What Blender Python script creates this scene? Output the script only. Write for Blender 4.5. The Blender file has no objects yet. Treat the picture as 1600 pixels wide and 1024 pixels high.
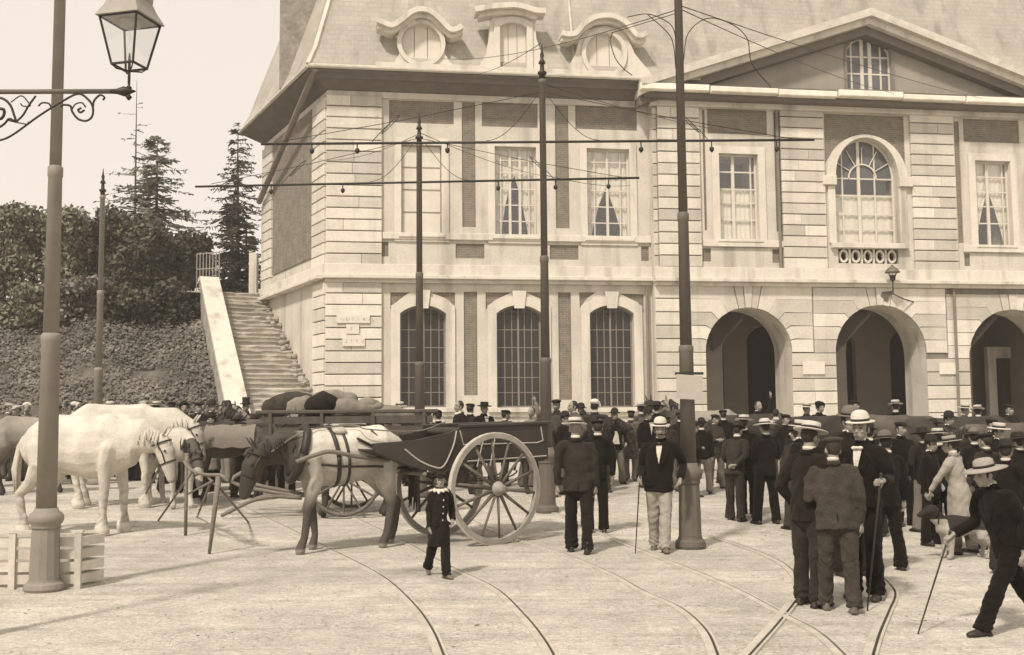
import bpy, math, random
import numpy as np
from mathutils import Vector, Matrix, noise
from mathutils.geometry import tessellate_polygon
random.seed(7); rng = np.random.default_rng(7)
S = bpy.context.scene
COL = S.collection
PI = math.pi

# ------------------------------------------------------------- camera, world, sun, exposure
CAM_H, FPX = 1.85, 1660.0
PITCH, ROLL = math.atan(137 / FPX), -0.009
CM = Matrix.Rotation(PI / 2 + PITCH, 4, 'X') @ Matrix.Rotation(ROLL, 4, 'Z')
cd = bpy.data.cameras.new('camera'); cam = bpy.data.objects.new('camera', cd); COL.objects.link(cam)
cam.matrix_world = Matrix.Translation((0, 0, CAM_H)) @ CM
cd.sensor_fit = 'HORIZONTAL'; cd.sensor_width = 36; cd.lens = 36 * FPX / 1600; cd.clip_end = 2000
S.camera = cam
SUN_EL, SUN_AZ = math.radians(50), math.radians(-28)     # from behind the viewer's left shoulder
w = bpy.data.worlds.new('World'); S.world = w; w.use_nodes = True
nt = w.node_tree; nt.nodes.clear()
sky = nt.nodes.new('ShaderNodeTexSky'); sky.sky_type = 'NISHITA'; sky.sun_disc = False
sky.sun_elevation = SUN_EL; sky.sun_rotation = PI + SUN_AZ * -1; sky.air_density = 1.0; sky.dust_density = 1.5; sky.ozone_density = 1.0
bw = nt.nodes.new('ShaderNodeRGBToBW'); tint = nt.nodes.new('ShaderNodeMix'); tint.data_type = 'RGBA'; tint.blend_type = 'MULTIPLY'
tint.inputs[0].default_value = 1; tint.inputs[7].default_value = (1.0, 0.900, 0.80, 1)
veil = nt.nodes.new('ShaderNodeMix'); veil.data_type = 'RGBA'; veil.inputs[0].default_value = 0.72; veil.inputs[7].default_value = (8.6, 8.6, 8.6, 1)   # even white overcast veil
bg = nt.nodes.new('ShaderNodeBackground'); bg.inputs[1].default_value = 0.12
wo = nt.nodes.new('ShaderNodeOutputWorld')
L = nt.links.new
L(sky.outputs[0], bw.inputs[0]); L(bw.outputs[0], veil.inputs[6]); L(veil.outputs[2], tint.inputs[6]); L(tint.outputs[2], bg.inputs[0]); L(bg.outputs[0], wo.inputs[0])
sl = bpy.data.lights.new('sun', 'SUN'); sl.energy = 3.5; sl.angle = math.radians(5); sl.color = (1, 0.89, 0.79)
so = bpy.data.objects.new('sun', sl); COL.objects.link(so)
sd = Vector((math.sin(SUN_AZ) * math.cos(SUN_EL), -math.cos(SUN_AZ) * math.cos(SUN_EL), math.sin(SUN_EL)))
so.rotation_euler = sd.to_track_quat('Z', 'Y').to_euler()
S.view_settings.view_transform = 'Standard'; S.view_settings.look = 'None'
S.view_settings.exposure = 0.2; S.view_settings.gamma = 1.0; S.view_settings.use_curve_mapping = False
S.render.engine = 'CYCLES'
S.cycles.max_bounces = 5; S.cycles.diffuse_bounces = 3; S.cycles.transparent_max_bounces = 8
S.cycles.use_denoising = True

# ------------------------------------------------------------- survey: rays from the camera station to the ground and walls
M3 = CM.to_3x3(); EYE = Vector((0, 0, CAM_H))
def ray(px, py): return M3 @ Vector(((px - 800) / FPX, (512 - py) / FPX, -1))
def gz(y):
    t = min(max((y - 14) / 16, 0), 1); t = t * t * (3 - 2 * t)
    return 0.35 * t
def G(px, py):
    """point of the square's gently rising ground seen at a pixel of the photograph"""
    d = ray(px, py); z = 0.0
    for _ in range(12):
        p = EYE + d * ((z - CAM_H) / d.z); z = gz(p.y)
    return Vector((p.x, p.y, z))
def AT(px, py, Y):
    d = ray(px, py); return EYE + d * (Y / d.y)
def project(p):
    q = M3.transposed() @ (Vector(p) - EYE); return 800 - q.x / q.z * FPX, 512 + q.y / q.z * FPX

# ------------------------------------------------------------- object helpers
def tag(o, label=None, cat=None, group=None, kind=None):
    if label: o['label'] = label
    if cat: o['category'] = cat
    if group: o['group'] = group
    if kind: o['kind'] = kind
    return o
def empty(name, loc=(0, 0, 0), rz=0, label=None, cat=None, group=None, sc=1.0):
    o = bpy.data.objects.new(name, None); COL.objects.link(o); o.location = loc; o.rotation_euler = (0, 0, rz); o.scale = (sc,) * 3
    o.empty_display_size = 0.1
    return tag(o, label, cat, group)
def link(name, me, m=None, parent=None, loc=None):
    o = bpy.data.objects.new(name, me); COL.objects.link(o)
    if m is not None and not me.materials: me.materials.append(m)
    if parent is not None: o.parent = parent
    if loc is not None: o.location = loc
    return o
def copy_tree(o, parent=None):
    c = o.copy(); COL.objects.link(c); c.parent = parent
    for ch in list(o.children): copy_tree(ch, c)
    return c

class MB:
    """collects vertices and faces of one mesh"""
    def __init__(s, xf=None): s.v = []; s.f = []; s.xf = xf
    def add(s, vs, fs):
        b = len(s.v)
        for p in vs:
            p = Vector(p); s.v.append(tuple(s.xf @ p) if s.xf is not None else tuple(p))
        s.f.extend([tuple(i + b for i in f) for f in fs]); return s
    def box(s, x0, x1, y0, y1, z0, z1):
        return s.add([(x0,y0,z0),(x1,y0,z0),(x1,y1,z0),(x0,y1,z0),(x0,y0,z1),(x1,y0,z1),(x1,y1,z1),(x0,y1,z1)],
              [(0,3,2,1),(4,5,6,7),(0,1,5,4),(1,2,6,5),(2,3,7,6),(3,0,4,7)])
    def bbox(s, x0, x1, y0, y1, z0, z1, b=.01):
        """box with bevelled front (low y) edges"""
        return s.add([(x0,y1,z0),(x1,y1,z0),(x1,y1,z1),(x0,y1,z1),(x0,y0+b,z0),(x1,y0+b,z0),(x1,y0+b,z1),(x0,y0+b,z1),
                      (x0+b,y0,z0+b),(x1-b,y0,z0+b),(x1-b,y0,z1-b),(x0+b,y0,z1-b)],
              [(0,1,2,3),(8,9,10,11),(4,5,9,8),(5,6,10,9),(6,7,11,10),(7,4,8,11),(0,4,5,1),(1,5,6,2),(2,6,7,3),(3,7,4,0)])
    def prism(s, poly, y0, y1, holes=()):
        """polygon in (x,z) extruded along y"""
        loops = [list(poly)] + [list(h) for h in holes]
        flat = [p for l in loops for p in l]
        if holes or len(poly) > 4: tris = tessellate_polygon([[Vector((p[0], p[1], 0)) for p in l] for l in loops])
        else: tris = [tuple(range(len(poly)))]
        n = len(flat); vs = [(p[0], y0, p[1]) for p in flat] + [(p[0], y1, p[1]) for p in flat]
        fs = [tuple(t) for t in tris] + [tuple(i + n for i in reversed(t)) for t in tris]
        b = 0
        for l in loops:
            k = len(l)
            for i in range(k): fs.append((b + i, b + (i + 1) % k, n + b + (i + 1) % k, n + b + i))
            b += k
        return s.add(vs, fs)
    def tube(s, path, r, n=8, cap=True, sq=None):
        """tube along a path; r number or list; sq = (a,b) cross-section half sizes factor"""
        path = [Vector(p) for p in path]; k = len(path)
        rs = list(r) if isinstance(r, (list, tuple)) else [r] * k
        vs = []; up = None
        for i, p in enumerate(path):
            t = (path[min(i + 1, k - 1)] - path[max(i - 1, 0)])
            t = t.normalized() if t.length > 1e-9 else Vector((0, 0, 1))
            if up is None:
                up = Vector((0, 0, 1)) if abs(t.z) < .9 else Vector((0, 1, 0))
            a = up - t * up.dot(t)
            if a.length < 1e-6: a = t.orthogonal()
            a.normalize(); up = a; bb = t.cross(a)
            ra = rs[i]; rx, ry = ra if isinstance(ra, tuple) else (ra, ra)
            for j in range(n):
                th = 2 * PI * j / n + PI / n
                vs.append(p + bb * (rx * math.cos(th)) + a * (ry * math.sin(th)))
        fs = []
        for i in range(k - 1):
            for j in range(n): fs.append((i*n+j, i*n+(j+1)%n, (i+1)*n+(j+1)%n, (i+1)*n+j))
        if cap: fs.append(tuple(range(n-1, -1, -1))); fs.append(tuple((k-1)*n+j for j in range(n)))
        return s.add(vs, fs)
    def lathe(s, prof, n=16, c=(0, 0, 0), sx=1, sy=1):
        vs = []; c = Vector(c)
        for r, z in prof:
            for j in range(n):
                th = 2 * PI * j / n; vs.append(c + Vector((r * sx * math.cos(th), r * sy * math.sin(th), z)))
        k = len(prof); fs = []
        for i in range(k - 1):
            for j in range(n): fs.append((i*n+j, i*n+(j+1)%n, (i+1)*n+(j+1)%n, (i+1)*n+j))
        fs.append(tuple(range(n-1, -1, -1))); fs.append(tuple((k-1)*n+j for j in range(n)))
        return s.add(vs, fs)
    def ball(s, c, r, n=10, m=6):
        rx, ry, rz = r if isinstance(r, (tuple, list)) else (r, r, r)
        prof = [(max(math.sin(PI * i / m), .02), -math.cos(PI * i / m) * rz) for i in range(m + 1)]
        return s.lathe(prof, n, c, rx, ry)
    def limb(s, path, rad, n=10):
        """tube with rounded ends, for the soft bodies"""
        path = [Vector(p) for p in path]; rad = list(rad)
        P = []; R = []
        g = lambda r: (r[0] if isinstance(r, tuple) else r, r[1] if isinstance(r, tuple) else r)
        d0 = (path[0] - path[1]).normalized(); d1 = (path[-1] - path[-2]).normalized()
        for q in (1.0, .7): 
            r = g(rad[0]); k = math.sqrt(max(1 - q * q, .01)); P.append(path[0] + d0 * min(r) * q); R.append((r[0] * k, r[1] * k))
        P += path; R += [g(r) for r in rad]
        for q in (.7, 1.0):
            r = g(rad[-1]); k = math.sqrt(max(1 - q * q, .01)); P.append(path[-1] + d1 * min(r) * q); R.append((r[0] * k, r[1] * k))
        return s.tube(P, R, n)
    def mesh(s, name='m', smooth=False):
        me = bpy.data.meshes.new(name); me.from_pydata(s.v, [], s.f); me.update()
        if smooth: me.polygons.foreach_set('use_smooth', [True] * len(me.polygons))
        return me
    def build(s, name, m, parent=None, smooth=False, loc=None):
        return link(name, s.mesh(name, smooth), m, parent, loc)

def smooth_path(pts, k=6):
    """Catmull-Rom through points"""
    P = [Vector(p) for p in pts]; P = [P[0] * 2 - P[1]] + P + [P[-1] * 2 - P[-2]]; out = []
    for i in range(1, len(P) - 2):
        a, b, c, d = P[i-1], P[i], P[i+1], P[i+2]
        for j in range(k):
            t = j / k
            out.append(.5 * ((2*b) + (c - a)*t + (2*a - 5*b + 4*c - d)*t*t + (3*b - a - 3*c + d)*t*t*t))
    out.append(P[-2]); return out

TMP = bpy.data.scenes.new('tmp')
def soft_mesh(mb, voxel, it=2, disp=None, fac=.5):
    """voxel-remesh overlapping shapes into ONE continuous smooth surface, then shape it with disp(co, no) -> offset"""
    me = mb.mesh('soft'); ob = bpy.data.objects.new('soft', me); TMP.collection.objects.link(ob)
    m = ob.modifiers.new('r', 'REMESH'); m.mode = 'VOXEL'; m.voxel_size = voxel; m.use_smooth_shade = True
    if it: q = ob.modifiers.new('s', 'SMOOTH'); q.iterations = it; q.factor = fac
    vl = TMP.view_layers[0]; vl.update(); dg = vl.depsgraph
    out = bpy.data.meshes.new_from_object(ob.evaluated_get(dg))
    TMP.collection.objects.unlink(ob); bpy.data.objects.remove(ob); bpy.data.meshes.remove(me)
    n = len(out.vertices)
    if disp is not None and n:
        co = np.empty(n * 3, np.float32); out.vertices.foreach_get('co', co); co = co.reshape(-1, 3)
        no = np.empty(n * 3, np.float32); out.vertices.foreach_get('normal', no); no = no.reshape(-1, 3)
        co = co + disp(co, no); out.vertices.foreach_set('co', co.astype(np.float32).ravel()); out.update()
    out.polygons.foreach_set('use_smooth', [True] * len(out.polygons))
    return out
def paint(me, fn):
    """per-vertex coat / skin colouring from position: fn(co) -> (n,3)"""
    n = len(me.vertices); co = np.empty(n * 3, np.float32); me.vertices.foreach_get('co', co); co = co.reshape(-1, 3)
    c = np.ones((n, 4), np.float32); c[:, :3] = fn(co)
    a = me.color_attributes.new('coat', 'FLOAT_COLOR', 'POINT'); a.data.foreach_set('color', c.ravel())

# ------------------------------------------------------------- materials
def tone(v):
    k = min(max((v - .06) / .3, 0), 1)
    return (v, v * (.87 + .07 * k), v * (.70 + .11 * k))
MATS = {}
def pmat(name, v, rough=.85, var=.18, sc=2.0, bump=.25, bsc=25., rnd=0.0, streak=0.0, col=None, spec=.3, metal=0.0, attr=None, stretch=None, fine=0.0, sheen=0.0):
    if name in MATS: return MATS[name]
    m = bpy.data.materials.new(name); m.use_nodes = True; t = m.node_tree; N = t.nodes; K = t.links.new
    p = N['Principled BSDF']; p.inputs['Roughness'].default_value = rough; p.inputs['Metallic'].default_value = metal
    p.inputs['Specular IOR Level'].default_value = spec
    if sheen: p.inputs['Sheen Weight'].default_value = sheen
    tc = N.new('ShaderNodeTexCoord'); mp = N.new('ShaderNodeMapping'); K(tc.outputs['Object'], mp.inputs[0])
    if stretch: mp.inputs['Scale'].default_value = stretch
    c = col or tone(v)
    if attr:
        at = N.new('ShaderNodeAttribute'); at.attribute_name = attr; src = at.outputs['Color']
    else:
        rg = N.new('ShaderNodeRGB'); rg.outputs[0].default_value = (*c, 1); src = rg.outputs[0]
    def fac(lo, hi, out):
        r = N.new('ShaderNodeMapRange'); r.inputs[3].default_value = lo; r.inputs[4].default_value = hi; K(out, r.inputs[0]); return r.outputs[0]
    def mul(a, b):
        q = N.new('ShaderNodeMix'); q.data_type = 'RGBA'; q.blend_type = 'MULTIPLY'; q.inputs[0].default_value = 1
        K(a, q.inputs[6]); K(b, q.inputs[7]); return q.outputs[2]
    oi = N.new('ShaderNodeObjectInfo')
    va = N.new('ShaderNodeVectorMath'); va.operation = 'ADD'; K(mp.outputs[0], va.inputs[0])
    if rnd or attr:
        vm = N.new('ShaderNodeMath'); vm.operation = 'MULTIPLY'; vm.inputs[1].default_value = 37.; K(oi.outputs['Random'], vm.inputs[0]); K(vm.outputs[0], va.inputs[1])
    n1 = N.new('ShaderNodeTexNoise'); n1.inputs['Scale'].default_value = sc; n1.inputs['Detail'].default_value = 6; n1.inputs['Roughness'].default_value = .65; K(va.outputs[0], n1.inputs['Vector'])
    mr = N.new('ShaderNodeMapRange'); mr.inputs[1].default_value = .3; mr.inputs[2].default_value = .7; mr.inputs[3].default_value = 1 - var; mr.inputs[4].default_value = 1 + var * .6
    K(n1.outputs[0], mr.inputs[0]); src = mul(src, mr.outputs[0])
    if rnd: src = mul(src, fac(1 - rnd, 1 + rnd * .6, oi.outputs['Random']))
    if streak:
        m2 = N.new('ShaderNodeMapping'); m2.inputs['Scale'].default_value = (1.6, 1.6, .16); K(tc.outputs['Object'], m2.inputs[0])
        n2 = N.new('ShaderNodeTexNoise'); n2.inputs['Scale'].default_value = 1.3; n2.inputs['Detail'].default_value = 5; K(m2.outputs[0], n2.inputs['Vector'])
        r2 = N.new('ShaderNodeMapRange'); r2.inputs[1].default_value = .52; r2.inputs[2].default_value = .75; r2.inputs[3].default_value = 1; r2.inputs[4].default_value = 1 - streak; K(n2.outputs[0], r2.inputs[0])
        src = mul(src, r2.outputs[0])
    n3 = N.new('ShaderNodeTexNoise'); n3.inputs['Scale'].default_value = bsc; n3.inputs['Detail'].default_value = 5; K(va.outputs[0], n3.inputs['Vector'])
    if fine: src = mul(src, fac(1 - fine, 1 + fine, n3.outputs[0]))
    K(src, p.inputs['Base Color'])
    if bump:
        b = N.new('ShaderNodeBump'); b.inputs['Strength'].default_value = bump; b.inputs['Distance'].default_value = .02; K(n3.outputs[0], b.inputs['Height']); K(b.outputs[0], p.inputs['Normal'])
    MATS[name] = m; return m
def brick_mat(name, v, bw_=.23, rh=.075, mort=(1.7, 1.65, 1.55, 1), base=None, mix=.6, dk=.7):
    m = base or pmat(name, v, var=.25, sc=3, bump=0, rnd=0)
    t = m.node_tree; N = t.nodes; K = t.links.new; p = N['Principled BSDF']
    tc = N.new('ShaderNodeTexCoord'); se = N.new('ShaderNodeSeparateXYZ'); cb = N.new('ShaderNodeCombineXYZ')
    K(tc.outputs['Object'], se.inputs[0]); K(se.outputs[0], cb.inputs[0]); K(se.outputs[2], cb.inputs[1])
    br = N.new('ShaderNodeTexBrick'); br.inputs['Scale'].default_value = 1; br.inputs['Brick Width'].default_value = bw_; br.inputs['Row Height'].default_value = rh; br.inputs['Mortar Size'].default_value = .006
    br.inputs['Color1'].default_value = (1, .98, .95, 1); br.inputs['Color2'].default_value = (dk, dk * .99, dk * .97, 1); br.inputs['Mortar'].default_value = mort
    K(cb.outputs[0], br.inputs['Vector'])
    old = p.inputs['Base Color'].links[0].from_socket
    q = N.new('ShaderNodeMix'); q.data_type = 'RGBA'; q.blend_type = 'MULTIPLY'; q.inputs[0].default_value = mix; K(old, q.inputs[6]); K(br.outputs[0], q.inputs[7]); K(q.outputs[2], p.inputs['Base Color'])
    b = N.new('ShaderNodeBump'); b.invert = True; b.inputs['Strength'].default_value = .5; b.inputs['Distance'].default_value = .01; K(br.outputs['Fac'], b.inputs['Height']); K(b.outputs[0], p.inputs['Normal'])
    return m
STONE = pmat('ashlar stone', .56, var=.16, sc=.9, bump=.35, bsc=14, streak=.40, fine=.16)
BLOCK = pmat('dressed stone block', .60, var=.13, sc=1.4, bump=.3, bsc=16, rnd=.24, streak=.22, fine=.18)
TRIM = pmat('smooth stone trim', .63, var=.12, sc=1.2, bump=.25, bsc=16, streak=.42, fine=.12)
BRICK = brick_mat('weathered brick', .21)
PLASTER = pmat('brown tympanum plaster', .30, var=.14, sc=.8, bump=.2, bsc=30, streak=.1, fine=.06)
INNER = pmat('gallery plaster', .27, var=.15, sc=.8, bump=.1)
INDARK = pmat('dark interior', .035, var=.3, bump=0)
ROOF = pmat('weathered slate and zinc', .40, var=.2, sc=.7, bump=.25, bsc=9, streak=.32, fine=.08, rough=.7)
ROOF = brick_mat('', 0, .26, .19, (.62, .6, .58, 1), ROOF, .55, .84)
BRIGHT = pmat('whitewashed gutter board', .78, var=.2, sc=3, bump=.2, rough=.6, rnd=.08)
ZINC = pmat('zinc gutter', .55, var=.25, sc=2, bump=.15, rough=.5, rnd=.1)
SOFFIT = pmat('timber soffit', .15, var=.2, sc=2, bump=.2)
WOODW = pmat('painted window wood', .60, var=.08, sc=5, bump=.05, rough=.6)
WOODG = pmat('grey window wood', .22, var=.15, sc=5, bump=.05)
BOARD = pmat('pale shutter board', .64, var=.10, sc=2, bump=.08, streak=.1)
CURTAIN = pmat('white net curtain', .86, var=.08, sc=9, bump=.2, bsc=12)
GLASSD = pmat('dark window glass', .03, rough=.12, var=.3, sc=2, bump=.03, bsc=3, spec=.5)
GLASSG = pmat('sky reflecting glass', .13, rough=.1, var=.3, sc=1.2, bump=.03, bsc=3, spec=.6, col=(.12, .125, .125))
IRON = pmat('painted cast iron', .13, rough=.55, var=.14, sc=3, bump=.12, bsc=30, rnd=.06)
IRONB = pmat('black wrought iron', .03, rough=.5, var=.2, sc=6, bump=.05)
STEEL = pmat('worn rail steel', .58, rough=.4, var=.25, sc=4, bump=.1, metal=.15)
JOINT = pmat('mortar joint with painted shade', .20, var=.3, sc=3, bump=.2)  # mortar darkened: the shade inside the joints is put into its colour
IRONP = pmat('grey pole paint with painted haze', .24, rough=.6, var=.16, sc=3, bump=.12, bsc=30)  # lighter than the other poles: haze is put into the colour
STEELD = pmat('rail groove dirt', .055, rough=.9, var=.3, sc=6, bump=.2)
# ------------------------------------------------------------- ground, tram rails
def ground_mat():
    m = bpy.data.materials.new('trodden market ground'); m.use_nodes = True; t = m.node_tree; N = t.nodes; K = t.links.new; p = N['Principled BSDF']
    p.inputs['Roughness'].default_value = .92; p.inputs['Specular IOR Level'].default_value = .15
    tc = N.new('ShaderNodeTexCoord')
    def nz(sc, det=6, rough=.6, scale=None):
        n = N.new('ShaderNodeTexNoise'); n.inputs['Scale'].default_value = sc; n.inputs['Detail'].default_value = det; n.inputs['Roughness'].default_value = rough
        if scale:
            q = N.new('ShaderNodeMapping'); q.inputs['Scale'].default_value = scale; K(tc.outputs['Object'], q.inputs[0]); K(q.outputs[0], n.inputs['Vector'])
        else: K(tc.outputs['Object'], n.inputs['Vector'])
        return n.outputs[0]
    def mr(o, a, b, c, d):
        r = N.new('ShaderNodeMapRange'); r.inputs[1].default_value = a; r.inputs[2].default_value = b; r.inputs[3].default_value = c; r.inputs[4].default_value = d; K(o, r.inputs[0]); return r.outputs[0]
    def mul(a, b):
        q = N.new('ShaderNodeMix'); q.data_type = 'RGBA'; q.blend_type = 'MULTIPLY'; q.inputs[0].default_value = 1; K(a, q.inputs[6]); K(b, q.inputs[7]); return q.outputs[2]
    rg = N.new('ShaderNodeRGB'); rg.outputs[0].default_value = (*tone(.66), 1)
    s = mul(rg.outputs[0], mr(nz(.35, 7, .62), .35, .68, .80, 1.12))
    s = mul(s, mr(nz(2.6, 8, .72), .36, .66, .82, 1.10))
    s = mul(s, mr(nz(.8, 6, .7, (.5, 2.0, 1)), .55, .75, 1.0, .80))
    q9 = N.new('ShaderNodeMapping'); q9.inputs['Rotation'].default_value = (0, 0, math.radians(32)); q9.inputs['Scale'].default_value = (.22, 2.6, 1); K(tc.outputs['Object'], q9.inputs[0])
    nr = N.new('ShaderNodeTexNoise'); nr.inputs['Scale'].default_value = 1.1; nr.inputs['Detail'].default_value = 6; nr.inputs['Roughness'].default_value = .6; K(q9.outputs[0], nr.inputs['Vector'])
    s = mul(s, mr(nr.outputs[0], .50, .68, 1.0, .78))
    v = N.new('ShaderNodeTexVoronoi'); v.inputs['Scale'].default_value = 13.0; v.feature = 'DISTANCE_TO_EDGE'; v.inputs['Randomness'].default_value = .8
    K(tc.outputs['Object'], v.inputs['Vector'])
    ed = mr(v.outputs[0], .0, .07, 0, 1)
    hide = mr(nz(.9, 4), .38, .62, 0, 1)
    mx = N.new('ShaderNodeMath'); mx.operation = 'MAXIMUM'; K(ed, mx.inputs[0]); K(hide, mx.inputs[1])
    s = mul(s, mr(mx.outputs[0], 0, 1, .76, 1))
    n9 = nz(40, 4, .7); s = mul(s, mr(n9, .3, .7, .70, 1.14)); s = mul(s, mr(nz(14, 5, .75, (1, 1.6, 1)), .40, .62, .76, 1.06)); s = mul(s, mr(nz(5, 6, .8, (.5, 1.8, 1)), .56, .68, 1, .70))
    K(s, p.inputs['Base Color'])
    ad = N.new('ShaderNodeMath'); ad.operation = 'MULTIPLY_ADD'; ad.inputs[1].default_value = .5; K(mx.outputs[0], ad.inputs[0]); K(n9, ad.inputs[2])
    b = N.new('ShaderNodeBump'); b.inputs['Strength'].default_value = .55; b.inputs['Distance'].default_value = .03; K(ad.outputs[0], b.inputs['Height']); K(b.outputs[0], p.inputs['Normal'])
    return m
GROUND = ground_mat()
def build_ground():
    ys = [-120, -40, 0, 2, 4, 6, 8, 10, 12] + [14 + i * .5 for i in range(33)] + [32, 40, 60, 120, 200, 380]
    xs = [-300, -150, -60, -30, -15, 0, 15, 30, 60, 150, 300]
    mb = MB(); vs = [(x, y, gz(y)) for y in ys for x in xs]; n = len(xs)
    mb.add(vs, [(i*n+j, i*n+j+1, (i+1)*n+j+1, (i+1)*n+j) for i in range(len(ys)-1) for j in range(n-1)])
    return tag(mb.build('ground', GROUND), kind='structure')
build_ground()

RAILS = [  # (label, running rail trace in the photograph)
  ('grooved tram rail curving past the boy toward the caption corner, outer one', [(300,752),(380,793),(445,825),(500,853),(556,881),(600,907),(640,945),(668,985),(690,1040)]),
  ('grooved tram rail running under the horse cart and behind the boy', [(440,760),(500,785),(562,815),(630,848),(694,884),(766,919),(812,962),(845,1005),(868,1050)]),
  ('curved tram rail at the bottom edge left of the rail crossing', [(400,722),(500,738),(600,765),(700,800),(790,838),(880,868),(950,897),(1000,925),(1056,951),(1094,985),(1112,1024),(1120,1060)]),
  ('long thin tram rail that crosses the bright rail near the bottom edge', [(520,722),(640,738),(740,760),(830,790),(900,818),(1000,862),(1120,910),(1214,959),(1270,989),(1307,1022),(1330,1050)]),
  ('tram rail bending sharply just left of the straw hatted man of the near group', [(560,728),(700,750),(830,777),(940,800),(1040,822),(1100,838),(1154,854),(1210,877),(1240,902),(1246,925),(1217,966),(1165,1024),(1130,1060)]),
  ('widest bright tram rail curving round the feet of the near group of men', [(700,738),(830,757),(960,780),(1100,808),(1230,838),(1300,862),(1356,893),(1382,914),(1392,932),(1382,957),(1367,991),(1356,1024),(1346,1060)]),
]
def strip(path, off, half, z, h):
    """flat bar of given half width following a ground path"""
    vs = []; fs = []; n = len(path)
    for i, p in enumerate(path):
        t = (path[min(i+1, n-1)] - path[max(i-1, 0)]); t.z = 0; t.normalize(); s = Vector((-t.y, t.x, 0))
        for k, (o, zz) in enumerate(((off - half, z - .03), (off - half, z + h), (off + half, z + h), (off + half, z - .03))):
            q = p + s * o; vs.append((q.x, q.y, gz(q.y) + zz))
    for i in range(n - 1):
        for k in range(3): fs.append((i*4+k, i*4+k+1, i*4+4+k+1, i*4+4+k))
    fs += [(0,1,2,3), tuple((n-1)*4+k for k in (3,2,1,0))]
    return MB().add(vs, fs)
for ri_, (lab, tr) in enumerate(RAILS):
    gp = smooth_path([G(*p) for p in tr], 7)
    r = strip(gp, 0, .032, .0, .010 + .003 * ri_).build('tram_rail', STEEL); tag(r, lab, 'tram rail', 'tram rails laid in the square')
    strip(gp, .044, .010, .0, .003 + .001 * ri_).build('rail_groove', STEELD, r)
    strip(gp, .066, .010, .0, .009 + .003 * ri_).build('guard_lip', STEEL, r)

# ------------------------------------------------------------- the building's own frame: x along the front, y into the house
AZ = math.radians(8.7)
BO = AT(508, 737, 35); BO = Vector((BO.x, BO.y, 0)); BZ = 0.35
UX = Vector((math.cos(AZ), math.sin(AZ), 0)); UY = Vector((-math.sin(AZ), math.cos(AZ), 0))
def F(px, py, d=0.0):
    dr = ray(px, py); t = ((BO - EYE).dot(UY) - d) / dr.dot(UY); p = EYE + dr * t
    return (p - BO).dot(UX), p.z
def R(x0, y0, x1, y1, d=0.0):
    xm, ym = (x0 + x1) / 2, (y0 + y1) / 2
    return F(x0, ym, d)[0], F(xm, y1, d)[1], F(x1, ym, d)[0], F(xm, y0, d)[1]      # u0,z0,u1,z1
def rp(r): u0, z0, u1, z1 = r; return [(u0, z0), (u1, z0), (u1, z1), (u0, z1)]
def arch(u0, u1, z0, zs, zc, n=14):
    c = (u0 + u1) / 2; a = (u1 - u0) / 2
    return [(u0, z0), (u1, z0)] + [(c + a * math.cos(PI * i / n), zs + (zc - zs) * math.sin(PI * i / n)) for i in range(n + 1)]
def seg(u0, u1, z0, zs, zc, n=12):
    """opening with a flat segmental head"""
    a = (u1 - u0) / 2; h = zc - zs; rr = (a * a + h * h) / (2 * h); c = (u0 + u1) / 2; th = math.asin(a / rr)
    return [(u0, z0), (u1, z0)] + [(c + rr * math.sin(th - 2 * th * i / n), zc - rr + rr * math.cos(th - 2 * th * i / n)) for i in range(n + 1)]

HOUSE = empty('town_building', (BO.x, BO.y, 0), AZ, 'large pale stone building with brick panels, three arches, a pediment and steep dormered roof', 'building')
def part(mb, name, m, parent=HOUSE, smooth=False): return mb.build(name, m, parent, smooth)
def plate(poly, holes, y0, y1, name, m, parent=HOUSE): return MB().prism(poly, y0, y1, holes).build(name, m, parent)

DC = .35                                   # the arcaded centre stands this far proud of the wing
UC = F(1015, 300, 0)[0]                    # where wing meets centre
ZE = F(700, 128, 0)[1]                     # top of wall
ZB = BZ - .4
UMID = F(1360, 300, DC)[0]; UEND = 2 * UMID - UC; UTOT = 2 * UMID
print('UC', UC, 'ZE', ZE, 'UMID', UMID)
ZC1 = F(700, 415, 0)[1]; ZC0 = F(700, 437, 0)[1]       # string cornice

holes = []; bricks = []; wins = []
# left wing: ground-floor windows, upper windows (pixel rectangles)
GW = [(625, 697, 477, 490, 637), (776, 847, 477, 490, 637), (922, 991, 477, 490, 637)]
for (x0, x1, yc, ys, yb) in GW:
    u0, z0, u1, zs = R(x0, ys, x1, yb); zc = F((x0+x1)/2, yc)[1]; wins.append(('g', u0, u1, z0, zs, zc)); holes.append(seg(u0, u1, z0, zs, zc))
UW = [(627, 227, 690, 367), (773, 230, 838, 370), (917, 233, 984, 373)]
for q in UW:
    r = R(*q); wins.append(('u', r[0], r[2], r[1], r[3], r[3])); holes.append(rp(r))
for q in [(608,158,709,193), (753,161,840,199), (899,166,995,203), (722,160,743,355), (868,165,889,357), (725,456,746,618), (873,457,893,625),
          (712,381,757,404), (859,383,904,406), (596,378,607,401), (1002,385,1014,408)]:
    r = R(*q); bricks.append((rp(r), 0)); holes.append(rp(r))
for (x0, x1, yc, ys, yb) in GW:            # brick spandrels beside the window heads
    for xa, xb in ((x0 - 16, x0 + 14), (x1 + 14, x1 + 15)):
        pass
def spandrel(pts, d=0):
    q = [F(*p, d) for p in pts]; bricks.append((q, d)); holes.append(q)
spandrel([(610,457),(640,457),(622,470),(610,483)]); spandrel([(672,457),(711,457),(711,480),(700,468)])
spandrel([(759,457),(799,457),(772,470),(759,484)]); spandrel([(822,457),(858,457),(858,482),(846,468)])
spandrel([(905,457),(930,457),(918,466),(906,482)]); spandrel([(968,459),(1006,460),(1006,490),(997,473)])
ucl = UC
plate([(0, ZB), (ucl, ZB), (ucl, ZE), (0, ZE)], holes, 0, .5, 'wall', STONE)
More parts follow.
